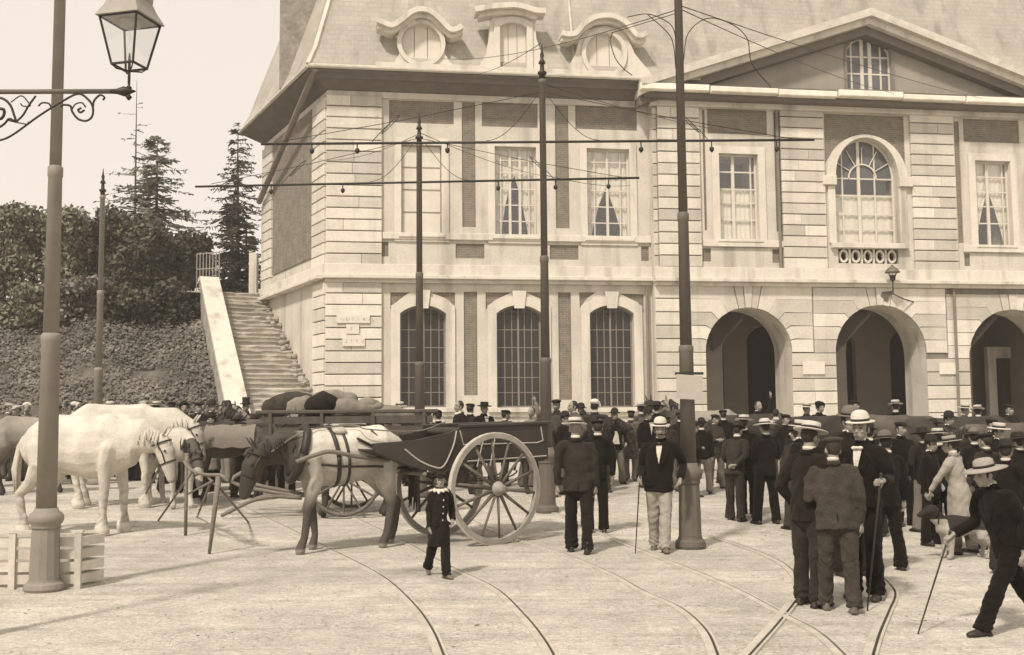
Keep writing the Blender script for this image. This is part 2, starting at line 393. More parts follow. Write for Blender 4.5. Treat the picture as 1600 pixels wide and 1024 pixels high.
for q, d in bricks: plate(q, [], .05, .3, 'brick_panel', BRICK)

# centre: arches and windows on the plane d = DC
h2 = []
AR = [(1103, 1237), (1306, 1447), (1514, 1655)]
ARCH = []
for i, (x0, x1) in enumerate(AR):
    u0 = F(x0, 560, DC)[0]; u1 = F(x1, 560, DC)[0]; r = (u1 - u0) / 2
    zc = F((x0 + x1) / 2, (481, 477, 484)[i], DC)[1]; zs = zc - r
    ARCH.append((u0, u1, zs, r)); h2.append(arch(u0, u1, BZ - .1, zs, zc, 24))
mirror = ARCH[0]
V1 = R(1124, 241, 1185, 375, DC); V2 = R(1525, 252, 1580, 384, DC); h2 += [rp(V1), rp(V2)]
b0, z0, b1, zs = R(1306, 277, 1404, 381, DC); zc = F(1355, 216, DC)[1]; BIG = (b0, b1, z0, zs, zc); h2.append(arch(b0, b1, z0, zs, zc, 24))
cb = []
for q in [(1105,171,1198,210), (1505,187,1592,223), (1098,388,1111,409), (1207,390,1223,411), (1507,396,1516,416), (1099,172,1103,360), (1211,176,1221,362), (1494,190,1502,380)]:
    r = R(*q, DC); cb.append(rp(r))
BALU = R(1310, 389, 1404, 412, DC); h2.append(rp(BALU))
ubx0, _, ubx1, _ = R(1292, 178, 1416, 225, DC)
uc = (b0 + b1) / 2; ro = (F(1418, 277, DC)[0] - F(1293, 277, DC)[0]) / 2
ztop = F(1355, 180, DC)[1]
def spq(sg):
    pts = [(uc + sg * ro * 1.0, ztop)] if False else []
    return pts
bp = [(uc - ro, zs + .45), ] + [(uc - ro * 1.005 * math.cos(PI * i / 20), zs + ro * 1.005 * math.sin(PI * i / 20)) for i in range(3, 18)] + [(uc + ro, zs + .45), (uc + ro, ztop), (uc - ro, ztop)]
cb.append(bp)
ZEC = F(1360, 150, DC)[1]
plate([(UC, ZB), (UEND, ZB), (UEND, ZEC), (UC, ZEC)], h2 + cb, -DC, -DC + 1.5, 'wall', STONE)
for q in cb: plate(q, [], -DC + .05, -DC + .3, 'brick_panel', BRICK)
plate([(UEND, ZB), (UTOT, ZB), (UTOT, ZE), (UEND, ZE)], [], 0, .5, 'wall', STONE)

# gallery behind the arches
gb = MB(); gy0, gy1 = -DC + 1.5, 5.2
gb.box(UC + .3, UEND - .3, gy0, gy1 + .3, BZ - .02, BZ + .10); gb.build('gallery_floor', INNER, HOUSE)
zv = ARCH[1][2] + ARCH[1][3] + .35
MB().box(UC + .3, UEND - .3, gy0, gy1 + .3, zv, zv + .2).build('gallery_ceiling', INNER, HOUSE)
dh = []
for q in [(1060,515,1131,640,535), (1168,508,1250,640,535), (1262,515,1338,640,540), (1392,510,1475,640,540)]:   # dark arched openings in the gallery's back wall
    r = R(q[0], q[4], q[2], q[3], -gy1); dh.append(arch(r[0], r[2], BZ + .12, r[3], F((q[0] + q[2]) / 2, q[1], -gy1)[1], 14))
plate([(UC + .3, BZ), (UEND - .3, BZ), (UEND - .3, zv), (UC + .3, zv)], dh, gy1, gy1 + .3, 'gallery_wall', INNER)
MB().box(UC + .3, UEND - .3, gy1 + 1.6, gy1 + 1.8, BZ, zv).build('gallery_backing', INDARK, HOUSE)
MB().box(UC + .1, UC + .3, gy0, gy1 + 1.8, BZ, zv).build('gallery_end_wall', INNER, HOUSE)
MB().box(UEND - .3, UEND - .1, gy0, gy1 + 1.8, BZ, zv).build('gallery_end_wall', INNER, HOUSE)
for i in range(3):                          # transverse ribs and inner piers springing behind each pier
    for u in ((ARCH[i][0] + ARCH[i][1]) / 2 - .35,):
        pb = MB(); pb.box(u - .38, u + .38, 2.4, 3.1, BZ + .05, ARCH[i][2] + .2)
        for k in range(8):
            a0 = PI / 2 * k / 8; a1 = PI / 2 * (k + 1) / 8; rr = ARCH[i][3] + .1; zz = ARCH[i][2] + .2
            for sg in (-1, 1):
                P = [(u + sg * (.38 + rr * (1 - math.cos(a))), zz + rr * math.sin(a)) for a in (a0, a1)]
                if sg > 0: pb.prism([(u, zz), (P[0][0], P[0][1]), (P[1][0], P[1][1]), (u, P[1][1])], 2.4, 3.1)
                else: pb.prism([(u, zz), (u, P[1][1]), (P[1][0], P[1][1]), (P[0][0], P[0][1])], 2.45, 3.05)
        pb.build('gallery_pier', INNER, HOUSE)
# framed doorway inside the third arch
dx0, dz0, dx1, dz1 = R(1556, 560, 1592, 660, -3.6)
MB().prism([(dx0 - .35, BZ + .1), (dx1 + .35, BZ + .1), (dx1 + .35, dz1 + .45), (dx0 - .35, dz1 + .45)], 3.5, 3.75, [[(dx0, BZ + .15), (dx1, BZ + .15), (dx1, dz1), (dx0, dz1)]]).build('inner_door_frame', TRIM, HOUSE)
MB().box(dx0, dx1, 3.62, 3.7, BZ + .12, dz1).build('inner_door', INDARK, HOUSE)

# interior darkness behind the wing's windows
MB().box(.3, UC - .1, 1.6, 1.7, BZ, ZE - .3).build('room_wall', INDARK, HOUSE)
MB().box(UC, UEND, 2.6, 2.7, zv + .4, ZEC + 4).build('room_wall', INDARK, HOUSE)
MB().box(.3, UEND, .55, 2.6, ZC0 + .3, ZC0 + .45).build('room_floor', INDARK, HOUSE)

# ---- rusticated blocks
def bed(u0, u1, z0, z1, d): MB().box(u0, u1, -d - .004, -d - .001, z0, z1).build('mortar_shade_bed', JOINT, HOUSE)  # dark sheet behind the blocks, painting shade into the joints
def stones(u0, u1, ztop, zbot, n, y0, y1, vj=True, seed=0, gap=.017, alt=True):
    """courses of dressed blocks; some courses are split by an upright joint"""
    rr = random.Random(seed); h = (ztop - zbot) / n
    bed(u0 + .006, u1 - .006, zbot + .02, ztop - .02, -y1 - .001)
    for i in range(n):
        za, zb_ = zbot + i * h + gap, zbot + (i + 1) * h - gap
        cuts = [u0, u1]
        if vj and rr.random() < .45: cuts = [u0, u0 + (u1 - u0) * rr.uniform(.3, .7), u1]
        for a, b in zip(cuts, cuts[1:]):
            j = rr.uniform(-.006, .006)
            MB().bbox(a + .004, b - .004, y0 + j, y1, za, zb_, .016).build('stone_block', BLOCK, HOUSE)
u_c = F(597, 300, .12)[0]
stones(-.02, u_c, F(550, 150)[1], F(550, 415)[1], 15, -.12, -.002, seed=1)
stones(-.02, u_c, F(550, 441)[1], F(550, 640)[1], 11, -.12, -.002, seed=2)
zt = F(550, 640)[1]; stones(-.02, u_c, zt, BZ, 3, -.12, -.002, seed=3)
for k, (x0, x1, ya, yb) in enumerate([(1029, 1095, 150, 418), (1222, 1290, 168, 421), (1426, 1494, 178, 426)]):
    ua, ub = F(x0, 300, DC + .1)[0], F(x1, 300, DC + .1)[0]
    stones(ua, ub, F((x0 + x1) / 2, ya, DC)[1], F((x0 + x1) / 2, yb, DC)[1], 15, -DC - .12, -DC - .002, seed=10 + k, vj=True)
    if k == 0: stones(UC + .02, ua - .01, F(1022, ya, DC)[1], F(1022, yb, DC)[1], 15, -DC - .04, -DC - .002, seed=30, vj=False)
# arcade piers: courses that bend down into the arch joints
zt_ = F(1250, 448, DC)[1]
HC = (zt_ - ARCH[0][2]) / 5.0
edges = [UC + .02] + [x for a in ARCH for x in (a[0], a[1])] + [UEND - .02]
for i in range(4):
    ua, ub = edges[2 * i], edges[2 * i + 1]
    if i == 0: ua_mid = ua
    zs0 = ARCH[min(i, 2)][2]
    n = int(round((zs0 - BZ) / HC)); h = (zs0 - BZ) / n
    for k in range(n):
        cuts = [ua, ub] if i else [ua, F(1062, 560, DC)[0], ub]
        if i and random.random() < .35: cuts = [ua, ua + (ub - ua) * random.uniform(.35, .65), ub]
        for a, b in zip(cuts, cuts[1:]):
            MB().bbox(a + .004, b - .004, -DC - .05, -DC - .002, BZ + k * h + .017, BZ + (k + 1) * h - .017, .016).build('stone_block', BLOCK, HOUSE)
plate([(UC + .03, BZ), (UEND - .03, BZ), (UEND - .03, zt_ - .01), (UC + .03, zt_ - .01)], [arch(a[0] - .004, a[1] + .004, BZ + .001, a[2], a[2] + a[3] + .004, 24) for a in ARCH], -DC - .005, -DC - .0015, 'mortar_shade_bed', JOINT)
def vous(cx, zs_, r, sg, ulim):
    """one side of an arch; sg=-1 left, +1 right; blocks reach from the arch line to ulim"""
    N_ = 5
    for k in range(N_):
        t0, t1 = [math.radians(a) for a in (k * 15.5, (k + 1) * 15.5)]
        zz0, zz1 = zs_ + k * HC, zs_ + (k + 1) * HC
        def knee(t, z): return cx + sg * ((z - zs_) / math.tan(t) if t > .01 else r)
        k0, k1 = knee(t0, zz0), knee(t1, zz1)
        if k == 0: k0 = cx + sg * r
        a0 = (cx + sg * r * math.cos(t0), zs_ + r * math.sin(t0)); a1 = (cx + sg * r * math.cos(t1), zs_ + r * math.sin(t1))
        am = (cx + sg * r * math.cos((t0 + t1) / 2), zs_ + r * math.sin((t0 + t1) / 2))
        poly = [(ulim, zz0), (k0, zz0), a0, am, a1, (k1, zz1), (ulim, zz1)]
        if k == 0: poly = [(ulim, zz0), a0, am, a1, (k1, zz1), (ulim, zz1)]
        c = Vector((sum(p[0] for p in poly) / len(poly), sum(p[1] for p in poly) / len(poly)))
        g = .022
        poly = [(p[0] + (c.x - p[0]) / max((Vector(p) - c).length, .01) * g, p[1] + (c.y - p[1]) / max((Vector(p) - c).length, .01) * g) for p in poly]
        if sg > 0: poly = poly[::-1]
        MB().prism(poly, -DC - .05, -DC - .002).build('stone_block', BLOCK, HOUSE)
for i, (u0, u1, zs_, r) in enumerate(ARCH):
    cx = (u0 + u1) / 2
    la = F(1062, 500, DC)[0] if i == 0 else (ARCH[i-1][1] + u0) / 2 + random.uniform(-.1, .1) * 0
    lb = (u1 + ARCH[i+1][0]) / 2 if i < 2 else u1 + .9
    vous(cx, zs_, r, -1, la); vous(cx, zs_, r, 1, lb)
    t = math.radians(5 * 15.5); zz = zs_ + 5 * HC; kx = (zz - zs_) / math.tan(t)
    for a, b in ((-1, -.33), (-.33, .33), (.33, 1)):
        ta, tb = PI / 2 - a * (PI / 2 - t), PI / 2 - b * (PI / 2 - t)
        q = [(cx + r * math.cos(ta) + .012, zs_ + r * math.sin(ta)), (cx + r * math.cos(tb) - .012, zs_ + r * math.sin(tb)), (cx + kx * b - .012, zz), (cx + kx * a + .012, zz)]
        MB().prism(q, -DC - (.09 if a < 0 < b else .05), -DC - .002).build('stone_block', BLOCK, HOUSE)
stones(UC + .02, F(1062, 500, DC)[0] - .01, zt_, ARCH[0][2], 5, -DC - .05, -DC - .002, seed=50, vj=False)

# ---- trims
def bar(u0, u1, z0, z1, d0, d1, name='stone_band', m=TRIM, parent=HOUSE): return MB().bbox(u0, u1, -d1, -d0, z0, z1, .012).build(name, m, parent)
bar(-.05, UC, ZC0 + .10, ZC1, .02, .17); bar(-.10, UC, ZC0 - .02, ZC0 + .10, .02, .34, 'stone_cornice'); bar(-.04, UC, ZC0 - .14, ZC0 - .02, .02, .16)
zc1c, zc0c = F(1300, 421, DC)[1], F(1300, 443, DC)[1]
bar(UC + .001, UEND, zc0c + .10, zc1c, DC + .02, DC + .17); bar(UC - .04, UEND + .1, zc0c - .02, zc0c + .10, DC + .02, DC + .36, 'stone_cornice'); bar(UC + .001, UEND, zc0c - .14, zc0c - .02, DC + .02, DC + .18)
zs1, zs0 = F(800, 366)[1], F(800, 377)[1]
bar(u_c + .02, UC, zs0, zs1 - .02, .002, .10, 'sill_band')
for (a, b, c) in ((V1, 1098, 1223), (V2, 1504, 1600)):
    bar(F(b, 385, DC)[0], F(c, 385, DC)[0], a[1] - .26, a[1] - .03, DC + .002, DC + .10, 'sill_band')
def frame_ring(poly_in, grow, y0, y1, name='window_surround', m=TRIM, gt=None):
    us = [p[0] for p in poly_in]; zs_ = [p[1] for p in poly_in]; c = ((min(us) + max(us)) / 2, (min(zs_) + max(zs_)) / 2)
    W, H = (max(us) - min(us)) / 2, (max(zs_) - min(zs_)) / 2
    outer = [(c[0] + (p[0] - c[0]) * (W + grow) / W, c[1] + (p[1] - c[1]) * (H + (grow if gt is None else gt)) / H) for p in poly_in]
    return plate(outer, [poly_in], y0, y1, name, m)
for (k, u0, u1, z0, zs_, zc) in wins:
    if k == 'g':
        frame_ring(seg(u0, u1, z0, zs_, zc), .30, -.07, -.002)
        c = (u0 + u1) / 2
        MB().prism([(c - .17, zc - .12), (c + .17, zc - .12), (c + .24, F(800, 455)[1]), (c - .24, F(800, 455)[1])], -.13, -.072).build('keystone', TRIM, HOUSE)
        bar(u0 - .3, u1 + .3, z0 - .16, z0 - .001, .002, .16, 'window_sill')
    else:
        frame_ring([(u0, z0), (u1, z0), (u1, zs_), (u0, zs_)], .24, -.06, -.002)
        bar(u0 - .1, u1 + .1, z0 - .10, z0 - .001, .062, .14, 'window_sill')
for r in (V1, V2):
    frame_ring(rp(r), .26, -DC - .06, -DC - .002); bar(r[0] - .1, r[2] + .1, r[1] - .09, r[1] - .001, DC + .062, DC + .13, 'window_sill')
# ring, imposts, balustrade of the big arched window
n = 24; zsb = BIG[3]; ri = (b1 - b0) / 2
ring_o = [(uc + ro * math.cos(PI * i / n), zsb + ro * math.sin(PI * i / n)) for i in range(n + 1)]
ring_i = [(uc + ri * math.cos(PI * i / n), zsb + (BIG[4] - zsb) * math.sin(PI * i / n)) for i in range(n + 1)]
plate(ring_o + ring_i[::-1], [], -DC - .10, -DC - .002, 'window_surround', TRIM)
for sg in (-1, 1):
    a, b = sorted((uc + sg * ri, uc + sg * (ro + .18)))
    bar(a, b, zsb - .34, zsb - .003, DC + .004, DC + .18, 'impost')
    a, b = sorted((uc + sg * (ri + .02), uc + sg * (ri + .30))); bar(a, b, BIG[2], zsb - .345, DC + .002, DC + .07, 'window_surround')
bu0, bz0, bu1, bz1 = BALU
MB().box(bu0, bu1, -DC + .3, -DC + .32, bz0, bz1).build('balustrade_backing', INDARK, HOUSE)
bar(b0 - .25, b1 + .25, bz1 + .0, BIG[2] - .002, DC + .004, DC + .20, 'balustrade_rail')
for k in range(5):
    c = bu0 + (bu1 - bu0) * (k + .5) / 5; zz = (bz0 + bz1) / 2; rx, rz_ = (bu1 - bu0) / 13, (bz1 - bz0) * .46
    o = [(c + rx * math.cos(2*PI*i/14), zz + rz_ * math.sin(2*PI*i/14)) for i in range(14)]; q = [(zz_[0] * .62 + c * .38, zz_[1] * .66 + zz * .34) for zz_ in o]
    plate(o, [q], -DC + .04, -DC + .16, 'balustrade_ring', TRIM)
    if k < 4:
        c2 = bu0 + (bu1 - bu0) * (k + 1) / 5; pb = MB(); pb.box(c2 - .035, c2 + .035, -DC + .05, -DC + .15, bz0, bz1); pb.box(c2 - .14, c2 + .14, -DC + .06, -DC + .14, zz - .05, zz + .05); pb.build('baluster', TRIM, HOUSE)

# ---- windows (frame mesh > panes, curtain)
def window(poly, nx, zlines, y, m_frame, pane_m, name='window', inset=.06, bar_w=.035, mull=None, zs_=None, curtain=None, label=None):
    us = [p[0] for p in poly]; zz = [p[1] for p in poly]; u0, u1, z0, zt = min(us), max(us), min(zz), max(zz); c = (u0 + u1) / 2; zm = (z0 + zt) / 2
    inner = [(c + (p[0] - c) * (1 - inset * 2 / (u1 - u0)), zm + (p[1] - zm) * (1 - inset * 2 / (zt - z0))) for p in poly]
    mb = MB().prism(poly, y, y + .08, [inner])
    xs = [u0 + (u1 - u0) * i / nx for i in range(nx + 1)] if isinstance(nx, int) else [u0 + (u1 - u0) * t for t in nx]
    zl = [z0] + list(zlines); top = zs_ if zs_ is not None else zt
    for i, x in enumerate(xs[1:-1]):
        wd = bar_w * (2.2 if mull is not None and i in mull else 1)
        ztp = zt if zs_ is None else zs_ + (zt - zs_) * math.sqrt(max(1 - ((x - c) / ((u1 - u0) / 2)) ** 2, .0)) - .02
        mb.box(x - wd / 2, x + wd / 2, y + .01 - (.02 if wd > bar_w else 0), y + .06, z0 + .03, ztp)
    for z in zl[1:]:
        if z < zt - .05: mb.box(u0 + .03, u1 - .03, y + .012, y + .055, z - bar_w / 2, z + bar_w / 2)
    f = mb.build(name, m_frame, HOUSE)
    if label: f['label'] = label
    zls = zl + ([top] if abs(zl[-1] - top) > .05 else [])
    for i in range(len(xs) - 1):
        for j in range(len(zls) - 1):
            pm = pane_m(i, j) if callable(pane_m) else pane_m
            MB().box(xs[i] + .012, xs[i+1] - .012, y + .03 + .004 * ((i * 7 + j * 3) % 3), y + .045, zls[j] + .012, zls[j+1] - .012).build('pane', pm, f)
        if zs_ is not None:
            a, b = xs[i] + .012, xs[i+1] - .012; ww = (u1 - u0) / 2 - .03
            tp = [(a + (b - a) * (1 - k / 4), 0) for k in range(5)]
            tp = [(x, zs_ + (zt - zs_ - .03) * math.sqrt(max(1 - ((x - c) / ww) ** 2, 0))) for x, _ in tp]
            q = [(a, zs_ + .01), (b, zs_ + .01)] + [p for p in tp if p[1] > zs_ + .03]
            if len(q) > 2: MB().prism(q, y + .03, y + .045).build('pane', pane_m(i, 99) if callable(pane_m) else pane_m, f)
    if curtain: curtain(f, u0, u1, z0, zt, y)
    return f
def glass_clear():
    m = bpy.data.materials.new('clear window glass'); m.use_nodes = True; N = m.node_tree.nodes; K = m.node_tree.links.new; N.clear()
    o = N.new('ShaderNodeOutputMaterial'); mx = N.new('ShaderNodeMixShader'); tr = N.new('ShaderNodeBsdfTransparent'); gl = N.new('ShaderNodeBsdfGlossy'); gl.inputs['Roughness'].default_value = .08
    tr.inputs[0].default_value = (.95, .95, .94, 1); gl.inputs[0].default_value = (.9, .9, .9, 1); mx.inputs[0].default_value = .10
    K(tr.outputs[0], mx.inputs[1]); K(gl.outputs[0], mx.inputs[2]); K(mx.outputs[0], o.inputs[0]); return m
CLEAR = glass_clear()
def drape(f, u0, u1, z0, zt, y, full=.55):
    """pair of curtains parted in the lower half like a tent"""
    c = (u0 + u1) / 2; st_, wd0 = random.uniform(.30, .52), random.uniform(.60, .92)
    for sg in (-1, 1):
        e = u0 if sg < 0 else u1; vs = []; fs = []; n, m_ = 14, 10
        for j in range(m_ + 1):
            t = j / m_; z = zt - .05 - (zt - z0 - .1) * t
            open_ = 0 if t < st_ else min((t - st_) / (.98 - st_), 1) ** (.8 if sg > 0 else .65) * wd0
            for i in range(n + 1):
                s = i / n; x = e + (c + sg * .0 - e) * s * (1 - open_)
                vs.append((x, y + .12 + .02 * math.sin(s * 24 + j * .3), z))
        for j in range(m_):
            for i in range(n): fs.append((j*(n+1)+i, j*(n+1)+i+1, (j+1)*(n+1)+i+1, (j+1)*(n+1)+i))
        MB().add(vs, fs).build('curtain', CURTAIN, f, True)
def blind(frac0, frac1):
    def fn(f, u0, u1, z0, zt, y):
        n = 40; vs = []; za, zb_ = z0 + (zt - z0) * frac0, z0 + (zt - z0) * frac1
        for i in range(n + 1):
            x = u0 + .03 + (u1 - u0 - .06) * i / n; q = y + .10 + .012 * math.sin(i * 1.3)
            vs += [(x, q, za), (x, q, zb_)]
        MB().add(vs, [(2*i, 2*i+2, 2*i+3, 2*i+1) for i in range(n)]).build('curtain', CURTAIN, f, True)
    return fn
for k, (kd, u0, u1, z0, zs_, zc) in enumerate(wins):
    if kd == 'g':
        H = zs_ - z0; zl = [z0 + H * t for t in (.16, .32, .48, .64, .83)]
        window(seg(u0, u1, z0, zs_, zc), [0, .2, .36, .5, .64, .8, 1] if k != 0 else [0, .2, .38, .52, .68, .86, 1], zl, .22, WOODG, lambda i, j: GLASSD, zs_=zs_, bar_w=.028, mull=(2,), name='arched_window')
    else:
        H = zc - z0; poly = [(u0, z0), (u1, z0), (u1, zc), (u0, zc)]
        if k == 3:
            f = MB().box(u0, u1, .16, .22, z0, zc); f = f.build('blind_window', BOARD, HOUSE); f['label'] = 'blind window closed with pale boards'
            for j in range(4):
                for i in range(2):
                    MB().bbox(u0 + (u1 - u0) * i / 2 + .03, u0 + (u1 - u0) * (i + 1) / 2 - .03, .10, .159, z0 + H * j / 4 + .03, z0 + H * (j + 1) / 4 - .03).build('shutter_panel', BOARD, f)
        else:
            window(poly, [0, .16, .38, .62, .84, 1] if k == 4 else [0, .2, .5, .8, 1], [z0 + H * t for t in (.18, .36, .54, .72, .86)], .16, WOODW, CLEAR, bar_w=.04, mull=(1,) if k == 5 else (1, 2), curtain=drape, name='tall_window')
H = V1[3] - V1[1]
window(rp(V1), [0, .40, .86, 1], [V1[1] + H * t for t in (.24, .44, .60, .80)], -DC + .18, WOODW, lambda i, j: CLEAR, mull=(0,), curtain=blind(.0, .61), bar_w=.05, name='tall_window')
H = V2[3] - V2[1]
window(rp(V2), [0, .42, .86, 1], [V2[1] + H * t for t in (.27, .47, .64, .82)], -DC + .18, WOODW, CLEAR, mull=(0,), curtain=drape, bar_w=.05, name='tall_window')
H = zsb - BIG[2]
fw = window(arch(b0, b1, BIG[2], zsb, BIG[4], 24), [0, .16, .5, .70, 1] if False else [0, .18, .44, .70, 1], [BIG[2] + H * t for t in (.23, .46, .74, 1.0)], -DC + .30, WOODW, lambda i, j: CLEAR if j < 90 else GLASSG, zs_=zsb, mull=(1,), bar_w=.05, curtain=blind(.0, .48), name='fanlight_window')
fb = MB()
for t in range(1, 6):
    a = PI * t / 6; fb.tube([(uc + ri * .42 * math.cos(a), -DC + .29, zsb + ri * .42 * math.sin(a)), (uc + ri * .97 * math.cos(a), -DC + .29, zsb + ri * .97 * math.sin(a))], .022, 4)
fb.tube([(uc + ri * .44 * math.cos(PI * t / 16), -DC + .29, zsb + ri * .44 * math.sin(PI * t / 16)) for t in range(17)], .035, 4)
fb.build('fanlight_bars', WOODW, fw)

# ---- side wall running back beside the stairs
SA = math.radians(118) - AZ; SV = Vector((math.cos(SA), math.sin(SA), 0)); NV = Vector((-math.sin(SA), math.cos(SA), 0))   # NV points out (left)
SLEN = 8.0
XS = Matrix(((-SV.x, -NV.x, 0, 0), (-SV.y, -NV.y, 0, 0), (0, 0, 1, 0), (0, 0, 0, 1)))   # local: x = -t (toward the corner), y = into wall, z up
def sbox(t0, t1, z0, z1, d0, d1, name, m, b=.012): return MB(XS).bbox(-t1, -t0, -d1, -d0, z0, z1, b).build(name, m, HOUSE)
MB(XS).box(-SLEN, -.02, 0, .5, ZB, ZE).build('side_wall', STONE, HOUSE)
zt2, zb2 = F(508, 152)[1], F(508, 415)[1]
def sstones(t0, t1, zt, zb, n, seed):
    rr = random.Random(seed); h = (zt - zb) / n
    MB(XS).box(-t1 + .005, -t0 - .005, -.004, -.001, zb, zt).build('mortar_shade_bed', JOINT, HOUSE)
    for i in range(n):
        MB(XS).bbox(-t1, -t0, -.10 + rr.uniform(-.006, .006), -.002, zb + i * h + .017, zb + (i + 1) * h - .017, .016).build('stone_block', BLOCK, HOUSE)
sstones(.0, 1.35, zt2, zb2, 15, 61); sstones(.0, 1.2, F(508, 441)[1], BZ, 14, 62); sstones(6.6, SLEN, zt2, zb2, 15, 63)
sbox(1.4, 6.5, zb2 + .45, zt2, .002, .05, 'brick_panel', BRICK)
sbox(-.05, SLEN + .05, ZC0 + .10, ZC1, .02, .17, 'stone_band', TRIM); sbox(-.06, SLEN + .08, ZC0 - .02, ZC0 + .10, .02, .34, 'stone_cornice', TRIM)

# ---- eaves, roof
OV = .85; ZR = F(700, 110, OV)[1]
ex = (-OV - NV.y * -OV) / NV.x if False else None
def off_pt(front, side):
    """plan point at 'front' metres before the front wall and 'side' metres outside the side wall"""
    y = -front; x = (side - NV.y * y) / NV.x; return Vector((x, y, 0))
E0 = off_pt(OV, OV); W0 = off_pt(0, 0)
EB = SV * (SLEN + .6) + NV * OV; WB = SV * SLEN
LR = UTOT + .8
def quad(pts, name, m): return MB().add(pts, [tuple(range(len(pts)))]).build(name, m, HOUSE)
ZS = F(700, 149, 0)[1] + .25
def slab_poly(pts, z0, z1, name, m):
    n = len(pts); mb = MB().add([(p.x, p.y, z0) for p in pts] + [(p.x, p.y, z1) for p in pts], [tuple(range(n))[::-1], tuple(range(n, 2 * n))] + [(i, (i+1) % n, n + (i+1) % n, n + i) for i in range(n)])
    return mb.build(name, m, HOUSE)
# coved soffit under the eaves: front and side
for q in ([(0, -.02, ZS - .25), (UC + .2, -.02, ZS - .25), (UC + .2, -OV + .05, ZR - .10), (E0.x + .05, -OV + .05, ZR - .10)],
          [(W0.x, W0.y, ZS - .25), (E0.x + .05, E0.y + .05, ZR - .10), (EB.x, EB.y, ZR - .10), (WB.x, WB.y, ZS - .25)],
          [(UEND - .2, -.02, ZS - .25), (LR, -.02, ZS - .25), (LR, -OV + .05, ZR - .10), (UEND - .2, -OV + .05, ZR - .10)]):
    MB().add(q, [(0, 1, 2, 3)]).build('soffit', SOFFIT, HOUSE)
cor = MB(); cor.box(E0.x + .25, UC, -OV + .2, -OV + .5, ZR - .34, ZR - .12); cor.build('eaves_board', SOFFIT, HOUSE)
bar(.0, UC, F(700, 158)[1], ZS - .24, .02, .07, 'frieze', STONE)
def gutter(a, b, z, name='gutter', m=ZINC, r=.075):
    return MB().tube([Vector((a.x, a.y, z)), Vector((b.x, b.y, z))], r, 8).build(name, m, HOUSE)
gutter(Vector((E0.x, E0.y, 0)), Vector((UC + .3, -OV, 0)), ZR - .02); gutter(E0, EB, ZR - .02)
gutter(Vector((UEND, -OV, 0)), Vector((LR, -OV, 0)), ZR - .02)
RH, RS = 8.0, 2.7
def roof_pt(p, f): return p
T0 = off_pt(OV - RS, OV - RS); TB = SV * (SLEN + 1 - RS) + NV * (OV - RS)
E0z = Vector((E0.x, E0.y, ZR)); EBz = Vector((EB.x, EB.y, ZR)); T0z = Vector((T0.x, T0.y, ZR + RH)); TBz = Vector((TB.x, TB.y, ZR + RH))
ER = Vector((LR, -OV, ZR)); TR = Vector((LR, -OV + RS, ZR + RH))
ki = .12                                     # bell-cast foot of the slope
def lerp(a, b, t): return a + (b - a) * t
def foot(e, t): q = lerp(e, t, ki); q.z -= .28; return q
DP = DC + .85
pl = F(1003, 122, DP); pa = F(1362, 12, DP); um = pa[0]; hw = um - pl[0]; zl0 = pl[1]; zap = pa[1]
def on_roof(u, h): return Vector((u, -OV + RS * h / RH, ZR + h))
def fr(u): a = Vector((u, -OV, ZR)); b = Vector((u, -OV + RS, ZR + RH)); return a, b
msl = (zap - zl0) / hw; ML, MR = um - hw + (foot(*fr(um)).z - zl0) / msl - .1, um + hw - (foot(*fr(um)).z - zl0) / msl + .1
for a_, b_ in ((0, 1), (2, 3)):
    pts = [(E0z, T0z), fr(ML), fr(MR), (ER, TR)]
    quad([pts[a_][0], pts[b_][0], foot(*pts[b_]), foot(*pts[a_])], 'roof_slope', ROOF)
kz = (foot(*fr(um)) - T0z); 
nt_ = lerp(foot(*fr(um)), fr(um)[1], (zap - ZR - .15) / RH)
MB().add([foot(E0z, T0z), foot(*fr(ML)), nt_, fr(um)[1], T0z], [(0, 1, 2, 3, 4)]).build('roof_slope', ROOF, HOUSE)
MB().add([nt_, foot(*fr(MR)), foot(ER, TR), TR, fr(um)[1]], [(0, 1, 2, 3, 4)]).build('roof_slope', ROOF, HOUSE)
quad([EBz, E0z, foot(E0z, T0z), foot(EBz, TBz)], 'roof_slope', ROOF); quad([foot(EBz, TBz), foot(E0z, T0z), T0z, TBz], 'roof_slope', ROOF)
quad([TBz, T0z, TR, TR + Vector((0, 9, 1.5)), TBz + Vector((3, 3, 1.0))], 'roof_slope', ROOF)
MB().tube([E0z + Vector((0, 0, .02)), foot(E0z, T0z) + Vector((0, 0, .03)), T0z], .09, 6).build('hip_roll', ZINC, HOUSE)
back = MB(); back.add([EBz, foot(EBz, TBz), TBz, TBz + Vector((4, 4, 0)), Vector((4, 12, ZR))], [(0, 1, 2, 3, 4)]); back.build('roof_slope', ROOF, HOUSE)
for u in (8.4,):
    a = lerp(Vector((u, -OV, ZR)), Vector((u, -OV + RS, ZR + RH)), ki); a.z -= .25
    MB().tube([Vector((u, -OV, ZR + .03)), a, Vector((u, -OV + RS, ZR + RH))], .05, 6).build('hip_roll', ZINC, HOUSE)
# chimney
ch = MB(); ch.box(-1.75, -.2, 2.5, 3.7, 13.6, 21.5); CH = ch.build('chimney', pmat('rough rendered chimney', .26, var=.35, sc=3, bump=.9, bsc=9, fine=.25), HOUSE)

